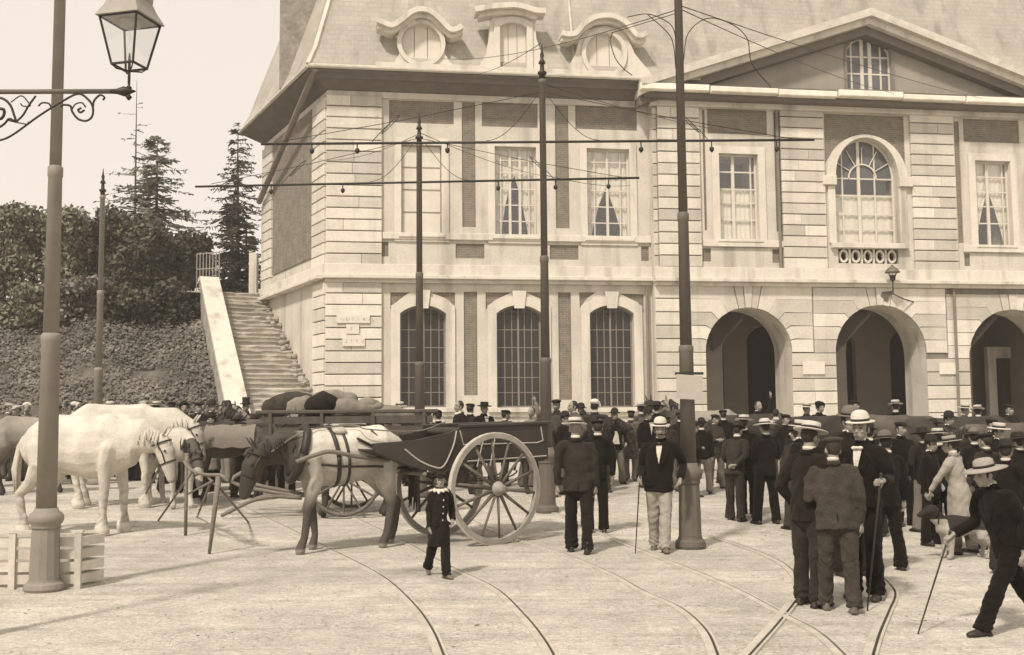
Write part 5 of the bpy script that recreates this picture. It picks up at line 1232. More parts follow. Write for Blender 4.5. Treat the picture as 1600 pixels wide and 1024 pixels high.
    if cane is not None:
        s, tip = cane; el, wr, hd = AR_[s]; hp = wr + hd.normalized() * .08; tp = V3(*tip)
        cm = MB(); cm.tube([hp + (hp - tp).normalized() * .06, hp, tp], [.011, .010, .007], 8); cm.ball(hp + (hp - tp).normalized() * .07, .018, 8, 6)
        w_ = e.matrix_basis; o = cm.build('walking_cane', CANE, None, True); o.matrix_basis = Matrix.Translation(at) @ Matrix.Rotation(math.radians(rz), 4, 'Z') @ Matrix.Scale(h / 1.72, 4)
        tag(o, 'dark walking cane held by the ' + cane_owner(label), 'cane', 'walking canes')
    return e
def cane_owner(l): return ' '.join(l.split()[:9])

# ------------------------------------------------------------- horses
COAT = pmat('horse coat', .3, rough=.75, var=.26, sc=3.2, bump=.5, bsc=45, attr='coat', fine=.16, spec=.25); MANE = pmat('dark mane hair', .03, rough=.7, var=.3, sc=10, bump=.5, bsc=60); MANEW = pmat('pale mane hair', .52, rough=.8, var=.2, sc=10, bump=.5, bsc=60); HOOF = pmat('hoof horn', .16, rough=.6, var=.3, sc=12, bump=.1)
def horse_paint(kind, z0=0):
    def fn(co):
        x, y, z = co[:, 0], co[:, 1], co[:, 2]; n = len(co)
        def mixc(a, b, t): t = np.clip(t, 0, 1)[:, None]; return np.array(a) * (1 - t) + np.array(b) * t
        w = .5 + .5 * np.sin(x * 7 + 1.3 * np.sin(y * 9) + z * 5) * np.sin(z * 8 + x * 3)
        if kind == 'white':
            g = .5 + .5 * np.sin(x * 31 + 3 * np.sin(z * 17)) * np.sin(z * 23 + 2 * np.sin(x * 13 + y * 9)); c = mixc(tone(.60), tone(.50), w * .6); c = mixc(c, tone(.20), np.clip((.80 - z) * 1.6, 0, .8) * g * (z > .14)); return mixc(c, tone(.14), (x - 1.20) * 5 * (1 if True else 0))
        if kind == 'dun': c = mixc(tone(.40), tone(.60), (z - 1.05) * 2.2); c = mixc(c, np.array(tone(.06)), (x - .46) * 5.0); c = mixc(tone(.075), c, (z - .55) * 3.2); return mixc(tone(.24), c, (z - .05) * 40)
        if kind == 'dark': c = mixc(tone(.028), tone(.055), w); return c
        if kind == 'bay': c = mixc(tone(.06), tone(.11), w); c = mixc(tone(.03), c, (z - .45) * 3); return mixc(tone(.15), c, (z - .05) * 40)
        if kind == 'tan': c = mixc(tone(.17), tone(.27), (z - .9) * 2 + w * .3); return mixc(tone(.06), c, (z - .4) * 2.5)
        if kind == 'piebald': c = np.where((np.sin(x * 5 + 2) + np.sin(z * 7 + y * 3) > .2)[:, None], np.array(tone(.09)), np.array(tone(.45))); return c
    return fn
nh = 0
def horse(label, at, deg, sc=1.0, kind='dark', head='level', vox=.026, spread=0.0, heavy=1.0, group='horses brought to the market', feather=False, ears=True, offs=None):
    global nh; nh += 1; r = random.Random(nh * 7)
    if not isinstance(at, Vector): at = G(*at)
    e = empty('horse', at, math.radians(deg), label, 'horse', group, sc); hv = heavy
    m = MB()
    m.limb([(-.70, 0, 1.20), (-.52, 0, 1.28), (-.25, 0, 1.245), (.08, 0, 1.21), (.36, 0, 1.23), (.60, 0, 1.20)], [(.215*hv, .26*hv), (.285*hv, .315*hv), (.285*hv, .325*hv), (.29*hv, .345*hv), (.255*hv, .345*hv), (.175*hv, .25*hv)], 18)
    m.limb([(.38, 0, 1.46), (.20, 0, 1.46)], [(.09, .12), (.08, .10)], 10)                       # withers
    nd = {'down': [(.52, 0, 1.30), (.86, 0, 1.36), (1.10, 0, 1.26)], 'low': [(.52, 0, 1.30), (.82, 0, 1.22), (1.04, 0, .98)], 'level': [(.50, 0, 1.32), (.80, 0, 1.58), (1.00, 0, 1.72)], 'up': [(.48, 0, 1.34), (.70, 0, 1.70), (.80, 0, 1.92)]}[head]
    hd = {'down': [(1.10, 0, 1.30), (1.20, 0, 1.12), (1.27, 0, .88), (1.30, 0, .76)], 'low': [(1.02, 0, .98), (1.15, 0, .78), (1.20, 0, .55), (1.22, 0, .45)], 'level': [(.98, 0, 1.74), (1.14, 0, 1.64), (1.34, 0, 1.47), (1.44, 0, 1.38)], 'up': [(.78, 0, 1.94), (.95, 0, 1.90), (1.19, 0, 1.80), (1.30, 0, 1.75)]}[head]
    m.limb([(.40, 0, 1.22)] + nd, [(.19*hv, .30*hv), (.15*hv, .25*hv), (.115*hv, .19*hv), (.095, .145)], 14)
    m.limb(hd, [(.098, .130), (.098, .145), (.066, .095), (.058, .070)], 12)
    q = Vector(hd[0]) * .55 + Vector(hd[1]) * .45; dn = Vector((hd[3][0] - hd[0][0], 0, hd[3][2] - hd[0][2])).normalized(); bk = Vector((dn.z, 0, -dn.x)); bk = bk if bk.z < 0 or bk.x < 0 else -bk
    m.ball(q + bk * .05 + dn * .05, (.075, .075, .085), 10, 8)
    for s in (1, -1):
        m.ball(Vector(hd[1]) - dn * .02 + V3(0, s * .085, 0) - bk * .045, (.03, .02, .03), 8, 6); m.ball(Vector(hd[3]) + V3(0, s * .04, 0) + dn * .01, (.03, .025, .03), 8, 6)
        p0 = Vector(hd[0]) - bk * .10 - dn * .04 + V3(0, s * .055, 0); m.limb([p0, p0 - bk * .07 - dn * .05 + V3(0, s * .02, 0), p0 - bk * .13 - dn * .09 + V3(0, s * .02, 0)], [(.032, .022), (.036, .018), (.010, .010)], 8)
        f0 = r.uniform(-.06, .06) if offs is None else offs[0] * s; h0 = r.uniform(-.12, .12) if offs is None else offs[1] * s
        yl = .165 * hv
        m.limb([(.46, s * .13 * hv, 1.20), (.40, s * yl, .95), (.44 + f0, s * yl, .56), (.43 + f0, s * yl, .50), (.43 + f0 * 1.4, s * yl, .20), (.46 + f0 * 1.5, s * yl, .10), (.475 + f0 * 1.5, s * yl, .045)], [(.13, .19), (.098, .115), (.064, .066), (.062, .064), (.050, .052), (.056, .058), (.064, .070)], 10)
        m.limb([(-.58, s * .13 * hv, 1.20), (-.52, s * .19 * hv, .96), (-.66 + h0 * .4, s * yl, .72), (-.78 + h0, s * yl, .56), (-.76 + h0, s * yl, .48), (-.71 + h0, s * yl, .20), (-.67 + h0, s * yl, .10), (-.65 + h0, s * yl, .045)], [(.19, .24), (.16, .205), (.095, .11), (.062, .070), (.058, .064), (.052, .054), (.058, .060), (.066, .072)], 10)
        if feather:
            for (x, k) in ((.44 + f0 * 1.4, .15), (-.70 + h0, .15)): m.limb([(x, s * yl, .24), (x - .02, s * yl, .12), (x, s * yl, .05)], [.060, .098, .105], 10)
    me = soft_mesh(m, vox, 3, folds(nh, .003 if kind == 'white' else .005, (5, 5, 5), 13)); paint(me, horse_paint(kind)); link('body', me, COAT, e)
    for s in (1, -1):
        for x, o in ((.475, (r.uniform(-.06, .06) if offs is None else 0)),): pass
    # mane and tail as bundles of hair
    mm = MANEW if kind == 'white' else MANE; mb = MB(); cr = smooth_path([Vector((.36, 0, 1.50))] + [Vector(p) + Vector((-.10 if head in ('level', 'up') else -.02, 0, .12 if head in ('down', 'low') else .10)) for p in nd], 5)
    for p in cr:
        for k in range(4):
            s = 1 if k % 2 else -1; ln = r.uniform(.14, .30); a = p + V3(r.uniform(-.03, .03), s * .02, .03)
            mb.tube([a, a + V3(r.uniform(-.02, .04), s * .09, -ln * .35), a + V3(r.uniform(-.03, .06), s * .13, -ln)], [.024, .022, .006], 5)
    if head in ('level', 'up', 'down'):
        for k in range(4): a = Vector(hd[0]) - bk * .12 + V3(0, (k - 1.5) * .025, 0); mb.tube([a, a + dn * .10 - bk * .02, a + dn * .2 + bk * .01], [.02, .018, .005], 5)
    mb.build('mane', mm, e, True)
    tb = MB()
    for k in range(9): o = V3(r.uniform(-.04, .02), r.uniform(-.05, .05), 0); tb.tube([(-.93 * (1 + .03 * hv), 0, 1.36), V3(-1.02, 0, 1.22) + o * .6, V3(-1.06, 0, .9) + o * 1.4, V3(-1.03, 0, r.uniform(.45, .62)) + o * 1.6], [.03, .035, .035, .008], 5)
    tb.build('tail', mm, e, True)
    for s in (1, -1): MB().ball(Vector(hd[1]) - dn * .02 + V3(0, s * .100, 0) - bk * .045, .018, 8, 6).build('eye', LEATHER, e, True)
    hp = MB()
    for o_ in e.children:
        pass
    # bridle
    if head != 'low' or True:
        bm = MB(); c1 = Vector(hd[1]).lerp(Vector(hd[2]), .55); 
        ring = [c1 + V3(0, .088 * math.cos(t), 0) + (-bk) * (.115 * math.sin(t)) for t in [2 * PI * i / 14 for i in range(15)]]; bm.tube(ring, .011, 5)
        c0 = Vector(hd[0]).lerp(Vector(hd[1]), .25); ring = [c0 + V3(0, .112 * math.cos(t), 0) + (-bk) * (.155 * math.sin(t)) for t in [2 * PI * i / 14 for i in range(15)]]; bm.tube(ring, .011, 5)
        for s in (1, -1): bm.tube([c0 + V3(0, s * .112, 0), Vector(hd[1]) + V3(0, s * .108, 0) , c1 + V3(0, s * .090, 0)], .010, 5)
        bm.build('bridle', LEATHER, e)
    e['_'] = 0; del e['_']
    return e, hd
# ------------------------------------------------------------- the horses
NEARV = .018
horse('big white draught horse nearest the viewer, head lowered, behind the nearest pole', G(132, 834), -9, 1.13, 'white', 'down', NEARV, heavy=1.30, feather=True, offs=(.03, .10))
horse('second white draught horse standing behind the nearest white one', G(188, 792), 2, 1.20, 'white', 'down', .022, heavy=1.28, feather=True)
hb_, _ = horse('dark brown horse with a drooping head between the white horses and the cart horse', G(352, 783), 186, .98, 'bay', 'down', .022, heavy=1.0)
hc, hcd = horse('dun cart horse with dark head and legs harnessed to the two wheeled cart', Vector((-2.42, 15.05, gz(15.05))), 211, 1.06, 'dun', 'down', .016, heavy=1.12, offs=(.10, .13), group='harnessed cart horse')
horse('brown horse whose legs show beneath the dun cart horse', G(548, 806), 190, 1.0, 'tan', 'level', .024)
horse('dark horse hidden behind the cart with only its back showing', G(792, 772), 12, .96, 'dark', 'down', .028)
horse('dark horse seen from behind just left of the largest tram pole', G(1046, 738), 112, 1.02, 'dark', 'level', .026)
horse('tan horse standing side on right of the largest tram pole', G(1106, 738), 172, 1.02, 'tan', 'level', .024)
horse('dark horse behind the two men with canes, facing left', G(1185, 752), 176, 1.0, 'dark', 'down', .028)
horse('long dark horse standing in front of the middle arch', G(1290, 762), 184, 1.0, 'dark', 'down', .026)
horse('dark horse turned away with its rump toward the near group of men', G(1436, 800), 78, 1.05, 'dark', 'down', .024)
horse('dark horse facing right in front of the pier between two arches', G(1392, 762), -8, 1.0, 'bay', 'down', .026)
horse('dark horse standing side on before the right arch', G(1520, 770), 178, 1.0, 'dark', 'down', .026)
horse('brown horse at the far right edge, head lowered', G(1600, 800), 165, 1.0, 'bay', 'down', .026)
horse('dark horse at the far left edge with legs showing by the pole', G(10, 762), 12, 1.0, 'bay', 'down', .028)
horse('brown horse in the crowd behind the strolling man in the jacket', G(905, 758), 8, 1.0, 'dark', 'down', .028)
horse('grey brown horse in the throng left of the stairs foot', G(300, 752), 8, 1.0, 'tan', 'level', .028)
horse('dark horse half hidden beyond the second white horse', G(90, 756), -4, 1.02, 'dark', 'level', .028)
horse('dark horse standing in the gap between the sack cart and the stairs', G(440, 752), 180, 1.0, 'dark', 'down', .028)

bl = MB()
for s_ in (0,):
    n1, n2 = 14, 16; vs = []
    for i in range(n1 + 1):
        x = -.62 + 1.02 * i / n1
        for k in range(n2 + 1): a = PI * (k / n2) * 1.06 - .09; vs.append((x, .375 * math.cos(a), 1.235 + .335 * math.sin(a) + (.015 * math.sin(i * 1.3 + k)) - (.10 if k in (0, n2) else 0)))
    bl.add(vs, [(i*(n2+1)+k, i*(n2+1)+k+1, (i+1)*(n2+1)+k+1, (i+1)*(n2+1)+k) for i in range(n1) for k in range(n2)])
bl.build('horse_blanket', C['drab'], hb_, True)
horse('piebald horse with its head down just behind the wooden trestle', G(268, 792), -48, .98, 'piebald', 'low', .022)
horse('dark horse between the trestle and the drooping brown horse', G(318, 768), 200, 1.0, 'dark', 'down', .026)
horse('dark horse whose head rises close behind the cart horse head', G(402, 762), 150, 1.0, 'bay', 'level', .024)
horse('pale grey horse in the second row at the far left', G(52, 772), 8, 1.08, 'tan', 'down', .026)
# harness of the cart horse
def strap(pts, r, nm='harness_strap', m=LEATHER, sq=None): return MB().tube(smooth_path([Vector(p) for p in pts], 5), r, 6).build(nm, m, hc, True)
rg_ = lambda x, ry, rz, zc, n=20: [(x + .05 * math.sin(2 * PI * i / n), ry * math.cos(2 * PI * i / n), zc + rz * math.sin(2 * PI * i / n)) for i in range(n + 1)]
col_ = MB(); col_.tube([(.60 + .10 * math.sin(t) * -1, .215 * math.cos(t), 1.27 + .34 * math.sin(t)) for t in [2 * PI * i / 24 for i in range(25)]], .055, 8); col_.build('horse_collar', LEATHER, hc, True)
MB().tube(rg_(.16, .325, .385, 1.22), .028, 6).build('girth', LEATHER, hc, True); MB().tube(rg_(.02, .325, .385, 1.22), .020, 6).build('girth', LEATHER, hc, True)
sp_ = MB(); sp_.limb([(.10, -.20, 1.545), (.09, 0, 1.615), (.10, .20, 1.545)], [(.11, .04)] * 3, 10); link('saddle_pad', soft_mesh(sp_, .02, 1), C['pale'], hc)
for s in (1, -1):
    strap([(.55, s * .24, 1.15), (.1, s * .355, 1.10), (-.45, s * .345, 1.08), (-.95, s * .30, 1.0)], .016, 'trace')
    strap([(-.1, s * .30, 1.46), (-.38, s * .335, 1.30), (-.60, s * .33, 1.06)], .017); strap([(-.35, s * .18, 1.56), (-.52, s * .31, 1.33), (-.66, s * .30, 1.05)], .016)
strap([(-.55, .33, 1.05), (-.86, .26, 1.05), (-.965, 0, 1.05), (-.86, -.26, 1.05), (-.55, -.33, 1.05)], .022, 'breeching')
strap([(.55, .05, 1.60), (.1, .04, 1.625), (-.4, .02, 1.615), (-.85, 0, 1.45)], .014)

# ------------------------------------------------------------- the people
BACK = 'bystanders in the far crowd'; NR = .012; MDV = .016
P_ = person
P_('man in a dark grey jacket and pale topped cap walking away from the viewer', (905, 864), 176, 653, legs='stroll', aL='hang', aR='hang', hat='boater', coat='grey', trou='char', vox=NR, wide=1.1, hairm=HAIRG)
P_('man half hidden behind the walking man in the grey jacket', (932, 833), 185, h=1.70, legs='stand', hat='cap', coat='black', trou='black', vox=.02)
P_('moustached man in a pale bowler, dark coat and pale trousers facing the viewer', (1032, 862), -8, 655, legs=((.20, .06, -.04), (-.16, .24, -.02)), aL='pocket', aR='cane', hat='bowler', hatm=STRAW, coat='black', trou='stone', coatlen='jacket', shirt=True, tache=True, vox=NR, cane=(-1, (-.33, -.22, .0)), wide=1.05, shoe=DUST)
P_('stooping man in a dark suit leaning on a cane right of the largest pole', (1150, 815), 142, 662, lean=.20, legs='stand', aL='cane', aR='back', hat='bowler', coat='grey', trou='grey', vox=MDV, cane=(1, (.42, -.40, 0)), nod=.1)
P_('man in a white wide brimmed hat and dark suit seen from behind', (1198, 819), 196, 655, legs='apart', aL='fold', aR='fold', hat='wide', coat='black', trou='black', vox=MDV, wide=1.1)
P_('man in a straw boater between the stooping man and the white hatted man', (1170, 808), 150, 650, legs='stand', hat='boater', coat='black', trou='char', vox=MDV)
P_('man in a broad straw boater at the left of the near group', (1268, 947), 128, 662, legs='stand', aL='pocket', aR='fold', hat='boater', coat='char', trou='grey', vox=NR, nod=.12, wide=1.02, shoe=LEATHER)
P_('man in a brown jacket and soft cap, back turned, in the near group', (1312, 955), 168, 684, lean=.10, legs='step', aL='fold', aR='hang', hat='cap', hatm=C['brown'], coat='brown', trou='brown', vox=NR, wide=1.12, turn=.25, shoe=DUST)
P_('man in a pale bowler facing the viewer, holding a cane in the near group', (1352, 936), -38, 648, legs='stand', aL='out', aR='hang', hat='bowler', hatm=STRAW, coat='black', trou='black', shirt=True, vox=NR, cane=(1, (.24, -.62, .0)))
P_('man in a dark hat with pale band at the right of the near group', (1387, 891), 186, 677, legs='apart', aL='hip', aR='hang', hat='bowler', hatm=FELTG, coat='black', trou='black', vox=NR, wide=1.08)
P_('man in a grey rounded hat deep inside the near group', (1330, 900), 20, 640, legs='stand', hat='bowler', hatm=FELTG, coat='char', trou='char', vox=MDV)
P_('small hatted man standing just behind the straw boater of the near group', (1258, 862), 60, 658, legs='stand', hat='boater', coat='black', trou='black', vox=MDV)
P_('man in a long pale smock leaning over the dark backed dog', (1503, 866), -118, 682, lean=.13, legs='step', aL='down_f', aR='hang', hat='boater', hatm=FELTM, coat='stone', trou='mid', coatlen='smock', vox=NR)
P_('dark suited man in a white straw hat behind the man in the smock', (1476, 846), 172, 671, legs='stand', aL='hang', aR='fold', hat='boater', coat='black', trou='black', vox=MDV)
P_('man in a wide pale hat striding left with a cane at the right edge', (1584, 990), -84, 706, lean=.26, legs=((.50, .10, .0), (-.34, .30, .0)), aL='walk_b', aR='cane', hat='wide', hatm=FELTM, coat='black', trou='black', coatlen='jacket', vox=NR, wide=1.1, cane=(-1, (-.10, -.92, .0)))
P_('boy in a dark buttoned coat with a white ruffled collar beside the cart wheel', (686, 902), 28, 737, legs='boy', aL='pocket', aR='hang', hat='cap', coat='char', trou='char', coatlen='long', collar=True, vox=NR, turn=-.5, shoe=DUST, wide=.76)
P_('man with a white cloth hanging at his waist and pale trousers', (962, 757), 12, 640, legs='apart', aL='pocket', aR='pocket', hat='bowler', coat='black', trou='drab', apron=True, vox=.018)
P_('man in a long pale coat standing close to the man with the white cloth', (986, 752), 165, 642, legs='stand', hat='cap', coat='mid', trou='drab', coatlen='long', vox=.018)
P_('dark man with a white collar behind the moustached man', (1012, 762), 25, 640, hat='bowler', coat='black', trou='black', shirt=True, vox=.018)
P_('man in a square hat left of the tan horse', (1062, 752), 190, 645, hat='cap', coat='char', trou='char', vox=.02)
P_('man in a bell bottomed dark overcoat behind the cart horse head', (432, 772), 200, 655, hat='cap', coat='char', trou='char', vox=.018)
P_('man in a long dark coat directly ahead of the cart horse muzzle', (398, 757), 170, 650, hat='bowler', coat='char', trou='char', coatlen='long', vox=.018)
far = [  # label, px foot, py foot, rz, top, hat, coat, extra
 ('dark suited man bareheaded beneath the brick strip, turned right', 720, 758, -60, 626, 'none', 'black', {'scarf': True}), ('man in a grey jacket between two dark suited men by the window', 738, 757, 160, 631, 'cap', 'grey', {}),
 ('man in a small dark boater standing right of the grey jacketed man', 758, 757, 20, 629, 'boater', 'black', {'hatm': FELT, 'shirt': True}), ('stooping dark man left of the woman with raised arm', 790, 760, 120, 641, 'cap', 'black', {}),
 ('woman in pale clothes with a raised arm by the middle pole', 830, 760, -30, 637, 'none', 'drab', {'female': True, 'aL': 'up', 'trou': 'mid'}), ('man in a flat military looking cap right of the middle pole', 874, 757, -20, 624, 'cap', 'grey', {}),
 ('bareheaded boy with dark hair rising above the crowd', 897, 766, -70, 617, 'none', 'mid', {}), ('stout man in a white cap seen from behind beneath the third window', 932, 764, 165, 617, 'bonnet', 'brown', {'wide': 1.2}),
 ('man in a dark round hat behind the strolling man', 885, 772, 60, 645, 'bowler', 'black', {}), ('dark dressed man just left of the man with the white cloth', 915, 752, 200, 644, 'bowler', 'char', {}),
 ('man in a pale shirt leaning between window and pole', 846, 772, 100, 655, 'none', 'pale', {}), ('man in a black coat by the first window, left of the thin pole', 668, 757, 10, 645, 'cap', 'black', {'shirt': True}),
 ('woman in dark dress by the first window, right of the thin pole', 687, 757, 200, 642, 'bonnet', 'black', {'female': True, 'hatm': C['black']}), ('man in a pale flat boater at the corner of the first window', 627, 757, 30, 629, 'boater', 'mid', {}),
 ('dark man in a top hat at the foot of the stairs', 381, 748, 15, 615, 'tall', 'brown', {}), ('dark haired woman at the foot of the stairs', 413, 750, 5, 610, 'none', 'char', {'female': True}),
 ('person in a white kerchief behind the white horses, nearest the pole', 115, 748, 100, 618, 'bonnet', 'brown', {}), ('man in a cap behind the white horses, third from the pole', 150, 747, 160, 624, 'cap', 'char', {}),
 ('man in a pale hat behind the white horses, midway along the bank', 172, 746, 30, 621, 'boater', 'brown', {}), ('woman in a pale flat hat above the second white horse', 220, 750, 10, 611, 'wide', 'mid', {'female': True}),
 ('man in a brown cap left of the stairs foot, near the tan horse', 268, 748, 200, 616, 'cap', 'brown', {}), ('bowler hatted man right below the stair parapet', 332, 750, 40, 614, 'bowler', 'grey', {}),
 ('stooped man with dark hat just right of the parapet foot', 352, 754, -50, 622, 'wide', 'char', {'hatm': FELT}), ('man in a pale cap at the far left edge', 12, 748, 80, 616, 'cap', 'mid', {'hatm': C['pale']}), ('woman in a pale shawl at the far left edge', 40, 749, 20, 622, 'bonnet', 'drab', {'female': True}),
 ('man in dark clothes before the left arch', 1135, 756, 190, 641, 'cap', 'black', {}), ('man holding a horse before the left arch, arm lifted', 1190, 748, 20, 628, 'none', 'char', {'aL': 'up'}),
 ('dark man in a cap at the left edge of the middle arch', 1338, 748, 40, 626, 'cap', 'char', {}), ('man in a white cap at the right edge of the middle arch', 1404, 752, 180, 626, 'boater', 'black', {}),
 ('man in a grey hat between the near group and the dark horses', 1352, 800, 200, 652, 'bowler', 'char', {}), ('man in a flat pale hat standing before the pier right of the middle arch', 1510, 752, 20, 632, 'boater', 'mid', {}),
 ('man in a dark hat among horses left of the right arch', 1462, 778, 190, 655, 'wide', 'black', {'hatm': FELT}), ('man with white lapels under the right arch', 1556, 808, 10, 655, 'cap', 'char', {'shirt': True}),
 ('dark suited man with a pale boater near the right edge', 1566, 838, 30, 662, 'boater', 'black', {'shirt': True}), ('broad man in a dark wide hat by the right edge', 1596, 862, 200, 676, 'wide', 'black', {'hatm': FELT, 'wide': 1.2}),
 ('man in a grey felt hat behind the pale smock', 1532, 832, 170, 672, 'bowler', 'char', {'hatm': FELTG}), ('man in black whose hat shows above the tan horse', 1098, 772, 170, 655, 'bowler', 'black', {}),
 ('short man in dark clothes left of the near group, further off', 1232, 772, 30, 648, 'cap', 'black', {})]
far += [  # more of the packed crowd
 ('man in a dark cap pressed against the left of the man with the white cloth', 938, 770, 20, 650, 'cap', 'char', {}), ('man in a brown jacket with bent head beside the cart tail', 858, 778, 60, 662, 'cap', 'brown', {}),
 ('dark man in a bowler under the left edge of the third ground window', 908, 750, 10, 632, 'bowler', 'black', {}), ('man in a pale bowler between the third window and the arcade corner', 1004, 748, 190, 630, 'bowler', 'mid', {'hatm': STRAW}),
 ('tall man in a dark felt hat at the arcade corner', 1026, 750, 160, 628, 'wide', 'black', {'hatm': FELT}), ('man in a grey jacket and cap just left of the board pole', 1046, 768, 200, 652, 'cap', 'grey', {}),
 ('man in black facing right between board pole and tan horse', 1086, 778, 70, 660, 'bowler', 'black', {}), ('man in a cap leaning on the tan horse', 1120, 764, 20, 648, 'cap', 'brown', {}),
 ('bareheaded man in white shirt sleeves in front of the trough', 1218, 757, 150, 640, 'none', 'pale', {}), ('man with a dark bowler before the trough, nearer the near group', 1240, 800, 110, 660, 'bowler', 'char', {}),
 ('man in a straw boater peering over the long dark horse', 1262, 752, 10, 630, 'boater', 'char', {}), ('woman in a dark bonnet at the pier right of the left arch', 1284, 748, 30, 628, 'bonnet', 'black', {'female': True, 'hatm': C['black']}),
 ('man in a soft cap directly left of the near group, face turned away', 1246, 828, 200, 668, 'cap', 'grey', {}), ('man in a dark bowler visible between the two rear hats of the near group', 1368, 838, 160, 664, 'bowler', 'black', {}),
 ('man in black standing by the rump of the turned away horse', 1416, 822, 20, 660, 'cap', 'black', {}), ('man in a wide dark hat right of the turned away horse', 1448, 832, 195, 668, 'wide', 'char', {'hatm': FELT}),
 ('man in a grey coat in the second row under the pier plaque', 1486, 786, 30, 645, 'bowler', 'grey', {}), ('man in a pale boater far back under the right arch left jamb', 1530, 756, 170, 634, 'boater', 'black', {}),
 ('man in a dark cap far back within the right arch opening', 1580, 760, 10, 632, 'cap', 'char', {}), ('man in a black bowler right behind the striding man', 1578, 898, 150, 690, 'bowler', 'black', {}),
 ('man in a mid grey coat between the smock and the striding man', 1546, 858, 210, 678, 'cap', 'grey', {}), ('dark man with lowered head left of the smock man', 1458, 852, 40, 682, 'bowler', 'black', {}),
 ('thin man in a cap behind the sack cart, left end', 456, 752, 20, 622, 'cap', 'brown', {}), ('man in a black hat standing behind the middle of the sack cart', 590, 752, 190, 634, 'bowler', 'black', {}),
 ('man in a cap by the dray wheel behind the cart horse', 640, 760, 160, 642, 'cap', 'char', {}), ('boy in a cap in front of the bank, left of the thin far pole', 90, 746, 30, 634, 'cap', 'char', {}),
 ('man in a pale hat peeping between the white horses and the tan horse', 245, 756, 160, 622, 'boater', 'brown', {}), ('stout man in a dark coat left of the stairs near the bowler hatted man', 310, 756, 30, 626, 'cap', 'char', {'wide': 1.15}),
 ('man in dark clothes standing between the trestle and the white horse heads', 300, 778, 150, 655, 'cap', 'char', {}), ('man in a dark bowler close behind the piebald horse', 262, 770, 40, 650, 'bowler', 'black', {}), ('dark capped man left of the cart horse head, looking right', 378, 778, 80, 660, 'cap', 'black', {}),
 ('broad man in a brown coat under the left end of the sack cart', 418, 768, 190, 640, 'bowler', 'brown', {'wide': 1.15}), ('man in a grey cap by the dark horse behind the cart horse', 448, 776, 30, 648, 'cap', 'grey', {}), ('woman in a dark shawl on the left of the stair parapet foot', 288, 754, 20, 628, 'bonnet', 'char', {'female': True, 'hatm': C['char']}),
 ('man in a dark hat in the left edge crowd behind the pale grey horse', 66, 752, 60, 628, 'bowler', 'black', {}), ('boy in a pale cap at the left edge crowd, low down', 26, 752, -20, 634, 'cap', 'grey', {'hatm': C['pale']}),
 ('man in a drab smock holding the drooping brown horse', 330, 768, -60, 648, 'cap', 'drab', {'coatlen': 'smock'}), ('man in a pale jacket turned away beside the drooping brown horse', 372, 770, 190, 650, 'wide', 'drab', {'hatm': FELT})]
for lab, x, y, rz_, tp, ht_, ct, ex in far:
    P_(lab, (x, y), rz_, tp, hat=ht_, coat=ct, trou=ex.pop('trou', random.choice(['black', 'char', 'grey', 'brown', 'mid', 'drab'])), vox=.024, group=BACK, legs=random.choice(['stand', 'apart', 'step']), aL=ex.pop('aL', random.choice(['hang', 'pocket', 'fold'])), aR=random.choice(['hang', 'pocket', 'fold']), **ex)

# ------------------------------------------------------------- two wheeled cart
CP = Vector((-.695, 15.98, gz(15.98))); CA = math.radians(217)
CART = empty('horse_cart', CP, CA, 'dark two wheeled cart with tall pale spoked wheels and curved shafts', 'cart')
CM_ = Matrix.Translation(CP) @ Matrix.Rotation(CA, 4, 'Z'); CI = CM_.inverted()
PAINT = pmat('dark carriage paint', .042, rough=.42, var=.25, sc=3, bump=.06, spec=.45); WHEELP = pmat('dusty pale wheel paint', .30, rough=.7, var=.25, sc=4, bump=.15); SPOKE = pmat('dark dusty spoke wood', .13, rough=.7, var=.35, sc=6, bump=.15); LINE = pmat('pale coach line', .42, var=.15)
WR = .79
def wheel(y, sgn):
    w_ = MB(); n = 40; prof = [(WR - .075, -.03), (WR - .07, -.038), (WR - .004, -.034), (WR, -.03), (WR, .03), (WR - .004, .034), (WR - .07, .038), (WR - .075, .03)]
    vs = []; fs = []; k = len(prof)
    for i in range(n):
        a = 2 * PI * i / n
        for r_, q in prof: vs.append((r_ * math.cos(a), y + q, WR + r_ * math.sin(a)))
    for i in range(n):
        for j in range(k): fs.append((i*k+j, ((i+1) % n)*k+j, ((i+1) % n)*k+(j+1) % k, i*k+(j+1) % k))
    w_.add(vs, fs); o = w_.build('wheel', WHEELP, CART)
    for i in range(14):
        a = 2 * PI * (i + .3) / 14; d_ = Vector((math.cos(a), 0, math.sin(a))); c = Vector((0, y + sgn * .05, WR)); p1 = Vector((0, y, WR)) + d_ * (WR - .07)
        MB().tube([c + d_ * .07, c.lerp(p1, .5) + d_ * .03, p1], [(.019, .030), (.014, .024), (.016, .020)], 8).build('spoke', SPOKE, o, True)
    hb = MB(Matrix.Translation((0, y, WR)) @ Matrix.Rotation(-PI / 2 * sgn, 4, 'X')); hb.lathe([(.075, -.10), (.09, -.06), (.105, 0), (.105, .08), (.08, .10), (.06, .16), (.055, .20), (.02, .205)], 16); hb.build('hub', WHEELP, o, True)
    ty_ = MB(); m_ = []
    vs = []; fs = []
    for i in range(n):
        a = 2 * PI * i / n
        for r_, q in ((WR + .001, -.031), (WR + .012, -.028), (WR + .012, .028), (WR + .001, .031)): vs.append((r_ * math.cos(a), y + q, WR + r_ * math.sin(a)))
    for i in range(n):
        for j in range(4): fs.append((i*4+j, ((i+1) % n)*4+j, ((i+1) % n)*4+(j+1) % 4, i*4+(j+1) % 4))
    ty_.add(vs, fs).build('tyre', STEEL, o)
wheel(.725, 1); wheel(-.725, -1)
MB().tube([(0, -.72, WR), (0, .72, WR)], .035, 8).build('axle', PAINT, CART)
